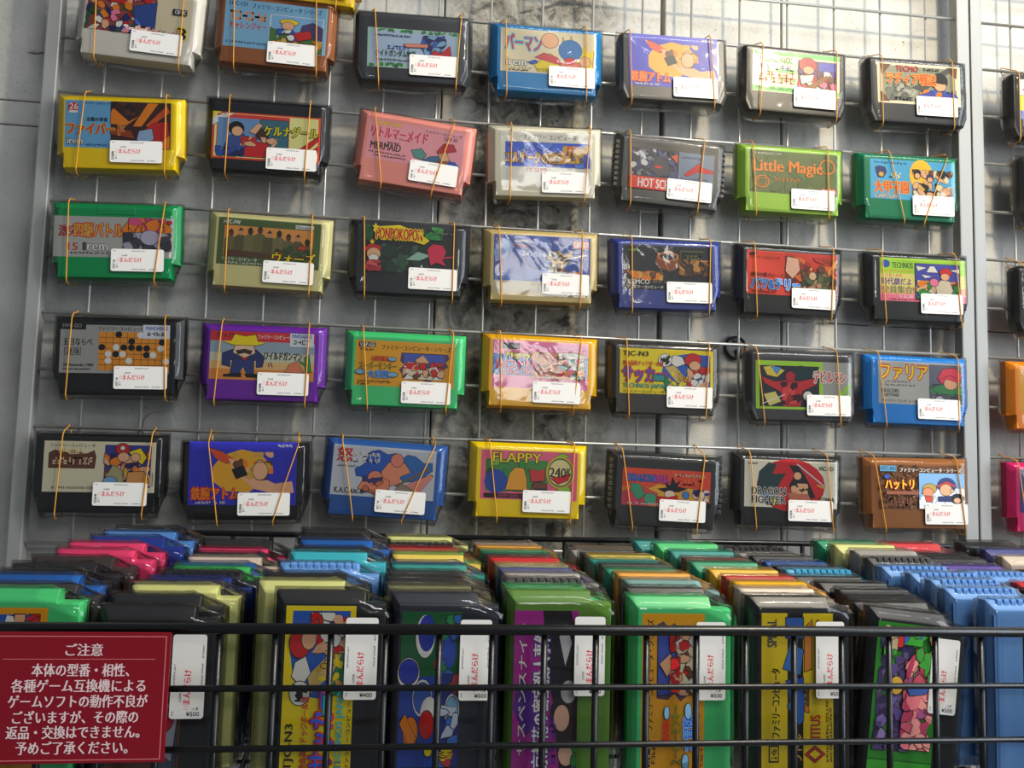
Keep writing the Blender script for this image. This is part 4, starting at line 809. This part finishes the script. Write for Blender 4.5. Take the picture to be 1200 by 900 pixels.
# ---------------------------------------------------------------- cartridges standing in the basket
COL = dict(lg=(75, 205, 120), dg=(58, 56, 54), dgr=(75, 74, 72), bl=(30, 95, 175), bk=(36, 35, 36), bkr=(40, 39, 40), br=(62, 50, 48), pk=(235, 60, 110),
           nv=(30, 52, 140), lb=(80, 135, 205), py=(222, 222, 138), gn=(60, 185, 90), be=(222, 202, 182), lbr=(112, 165, 232), cy=(55, 180, 195), nk=(42, 44, 54),
           mx=(120, 118, 80), te=(45, 150, 140), pu=(80, 55, 150), ye=(240, 212, 90), rd=(215, 42, 48), og=(90, 135, 40), gr=(165, 160, 155), pb=(78, 82, 145),
           gg=(20, 150, 105), tg=(130, 170, 165), bz=(95, 82, 66), yo=(243, 185, 35), dr=(120, 62, 58), cyr=(75, 175, 215))
COL['or'] = (240, 165, 45)
CN = dict(lg='light green', dg='dark grey', dgr='ribbed dark grey', bl='blue', bk='black', bkr='ribbed black', br='dark brown', pk='hot pink', nv='navy blue', lb='pale blue',
          py='pale yellow', gn='bright green', be='beige', lbr='ribbed sky-blue', cy='cyan', nk='blue-black', mx='olive brown', te='teal', pu='purple', ye='yellow', rd='red',
          og='olive green', gr='light grey', pb='slate blue', gg='sea green', tg='grey-green', bz='bronze brown', yo='golden yellow', dr='maroon', cyr='ribbed cyan')
CN['or'] = 'orange'
SN = dict(S1='stack behind the red notice', S2='stack right of the red notice', S3='soccer-fronted stack', S4='stack behind the shiny-balls cartridge',
          S5='olive-fronted stack', S6='mint-fronted stack', S7='stack behind the yellow-striped cartridge',
          S8='purple-beasts-fronted stack', S9='sky-blue-fronted stack', S10='stack cut by the right edge', S11='short rear stack at the right edge')
ORD = ['front', 'second', 'third', 'fourth', 'fifth', 'sixth', 'seventh', 'eighth', 'ninth', 'tenth', 'eleventh', 'twelfth']
FRONT = {('S1', 0): ('g_green', 'light green cartridge with orange label, front of the leftmost stack above the red notice'),
         ('S2', 1): (None, None),
         ('S2', 0): ('g_dark', 'black cartridge with brown picture label, half hidden by the right edge of the red notice'),
         ('S3', 0): ('c34', 'black upright cartridge with yellow soccer label, standing behind the basket wires'),
         ('S4', 0): ('g_bubble', 'blue-black upright cartridge with green and blue picture of shiny balls'),
         ('S5', 0): ('g_mystery', 'olive green upright cartridge with purple label of faces and white lettering'),
         ('S6', 0): ('c32', 'light green upright cartridge with orange label, in front behind the basket wires'),
         ('S7', 0): ('g_titus', 'black upright cartridge with yellow and black striped label and blue letters'),
         ('S8', 0): ('g_beasts', 'leaning black cartridge with bright green label of purple and pink beasts'),
         ('S9', 0): ('g_blue', 'ribbed sky-blue cartridge with purple label at the front right corner'),
         ('S10', 7): ('red_top', 'red cartridge with white sticker at the back of the basket under the brown cartridge')}
RECT = (-44, 26, 44.5, -15.5)
RECTS = {'S4': (-40, 27, 44, -10), 'S5': (-47, 29, 43, -12), 'S7': (-44, 27, 44.5, -22), 'S8': (-40, 29, 46, -16), 'S9': (-40, -4, 40, -30), 'S3': (-44, 27, 46, -15)}
Rr = random.Random(5)
for sk, rows in STACK.items():
    for i, (c, x, y, zt) in enumerate(rows):
        style = 'ridge' if c in ('lbr', 'cyr', 'bkr', 'dgr') else ('std' if (i % 4 != 2) else 'slim')
        art, lab = FRONT.get((sk, i), (None, None))
        if not lab: lab = '%s cartridge, %s in the %s' % (CN[c], ORD[i] + (' from front' if i else ''), SN[sk])
        if i == len(rows) - 1 and not FRONT.get((sk, i)): lab = '%s cartridge, rearmost in the %s' % (CN[c], SN[sk])
        base = 1.0640 + (y / 1000 - YB) * .105
        ln = min(1.05, max(.93, (zt / 1000 - base) / .1095))
        if not art and i == 0: art = 'g_dark'
        front = i == 0 or (sk, i) in FRONT and art
        lean = math.radians(6.0) if (sk, i) == ('S8', 0) else 0.0
        t = cartridge((x / 1000 - (.004 if lean else 0), y / 1000, zt / 1000 - .0535 * ln), PI / 2 - lean, COL[c], style, lab, 'cartridges standing in the basket', art if front else None,
                      RECTS.get(sk, RECT), (18, -19) if front and sk not in ('S1', 'S9') else None, '¥400' if sk == 'S3' else '¥500', tight=True,
                      tilt=math.radians(0), scale=(ln, .86, .945))

# ---------------------------------------------------------------- the notice on the basket
sg = thing('notice_sign', (.1600, -.3420, 1.1476), 'dark red notice with white Japanese writing on the front of the basket', 'sign')
bm = bmesh.new(); add_box(bm, (-.0437, -.0008, -.0332), (.0437, .0008, .0332), .0003)
from_bm('panel', bm, plain('red_card', (128, 6, 26), .30, 0, .04, 60), sg)
p = Print((-43.7, 33.2, 43.7, -33.2), -.85)
IN = (205, 110, 112)
for r in ((1.0, 2.8, 97.6, 3.5), (1.0, 97, 97.6, 97.7), (97.0, 2.8, 97.6, 97.7), (1.0, 2.8, 1.6, 97.7), (5, 20.4, 91.5, 20.9)): p.draw([('r',) + r + (IN,)])
TX = (228, 200, 200)
for (u, v, wd, h, s_) in [(40, 8.6, 21, 9.6, 'ご注意'), (21.8, 24, 55.1, 10, '本体の型番・相性、'), (11, 36, 75.7, 10, '各種ゲーム互換機による'), (9.8, 47.8, 78.6, 10, 'ゲームソフトの動作不良が'),
                          (12.9, 59.8, 70.7, 10, 'ございますが、その際の'), (10, 71.2, 75, 10, '返品・交換はできません。'), (16, 83, 62.7, 10, '予めご了承ください。')]:
    p.text(u, v, wd, h, s_, TX)
p.build('lettering', sg)
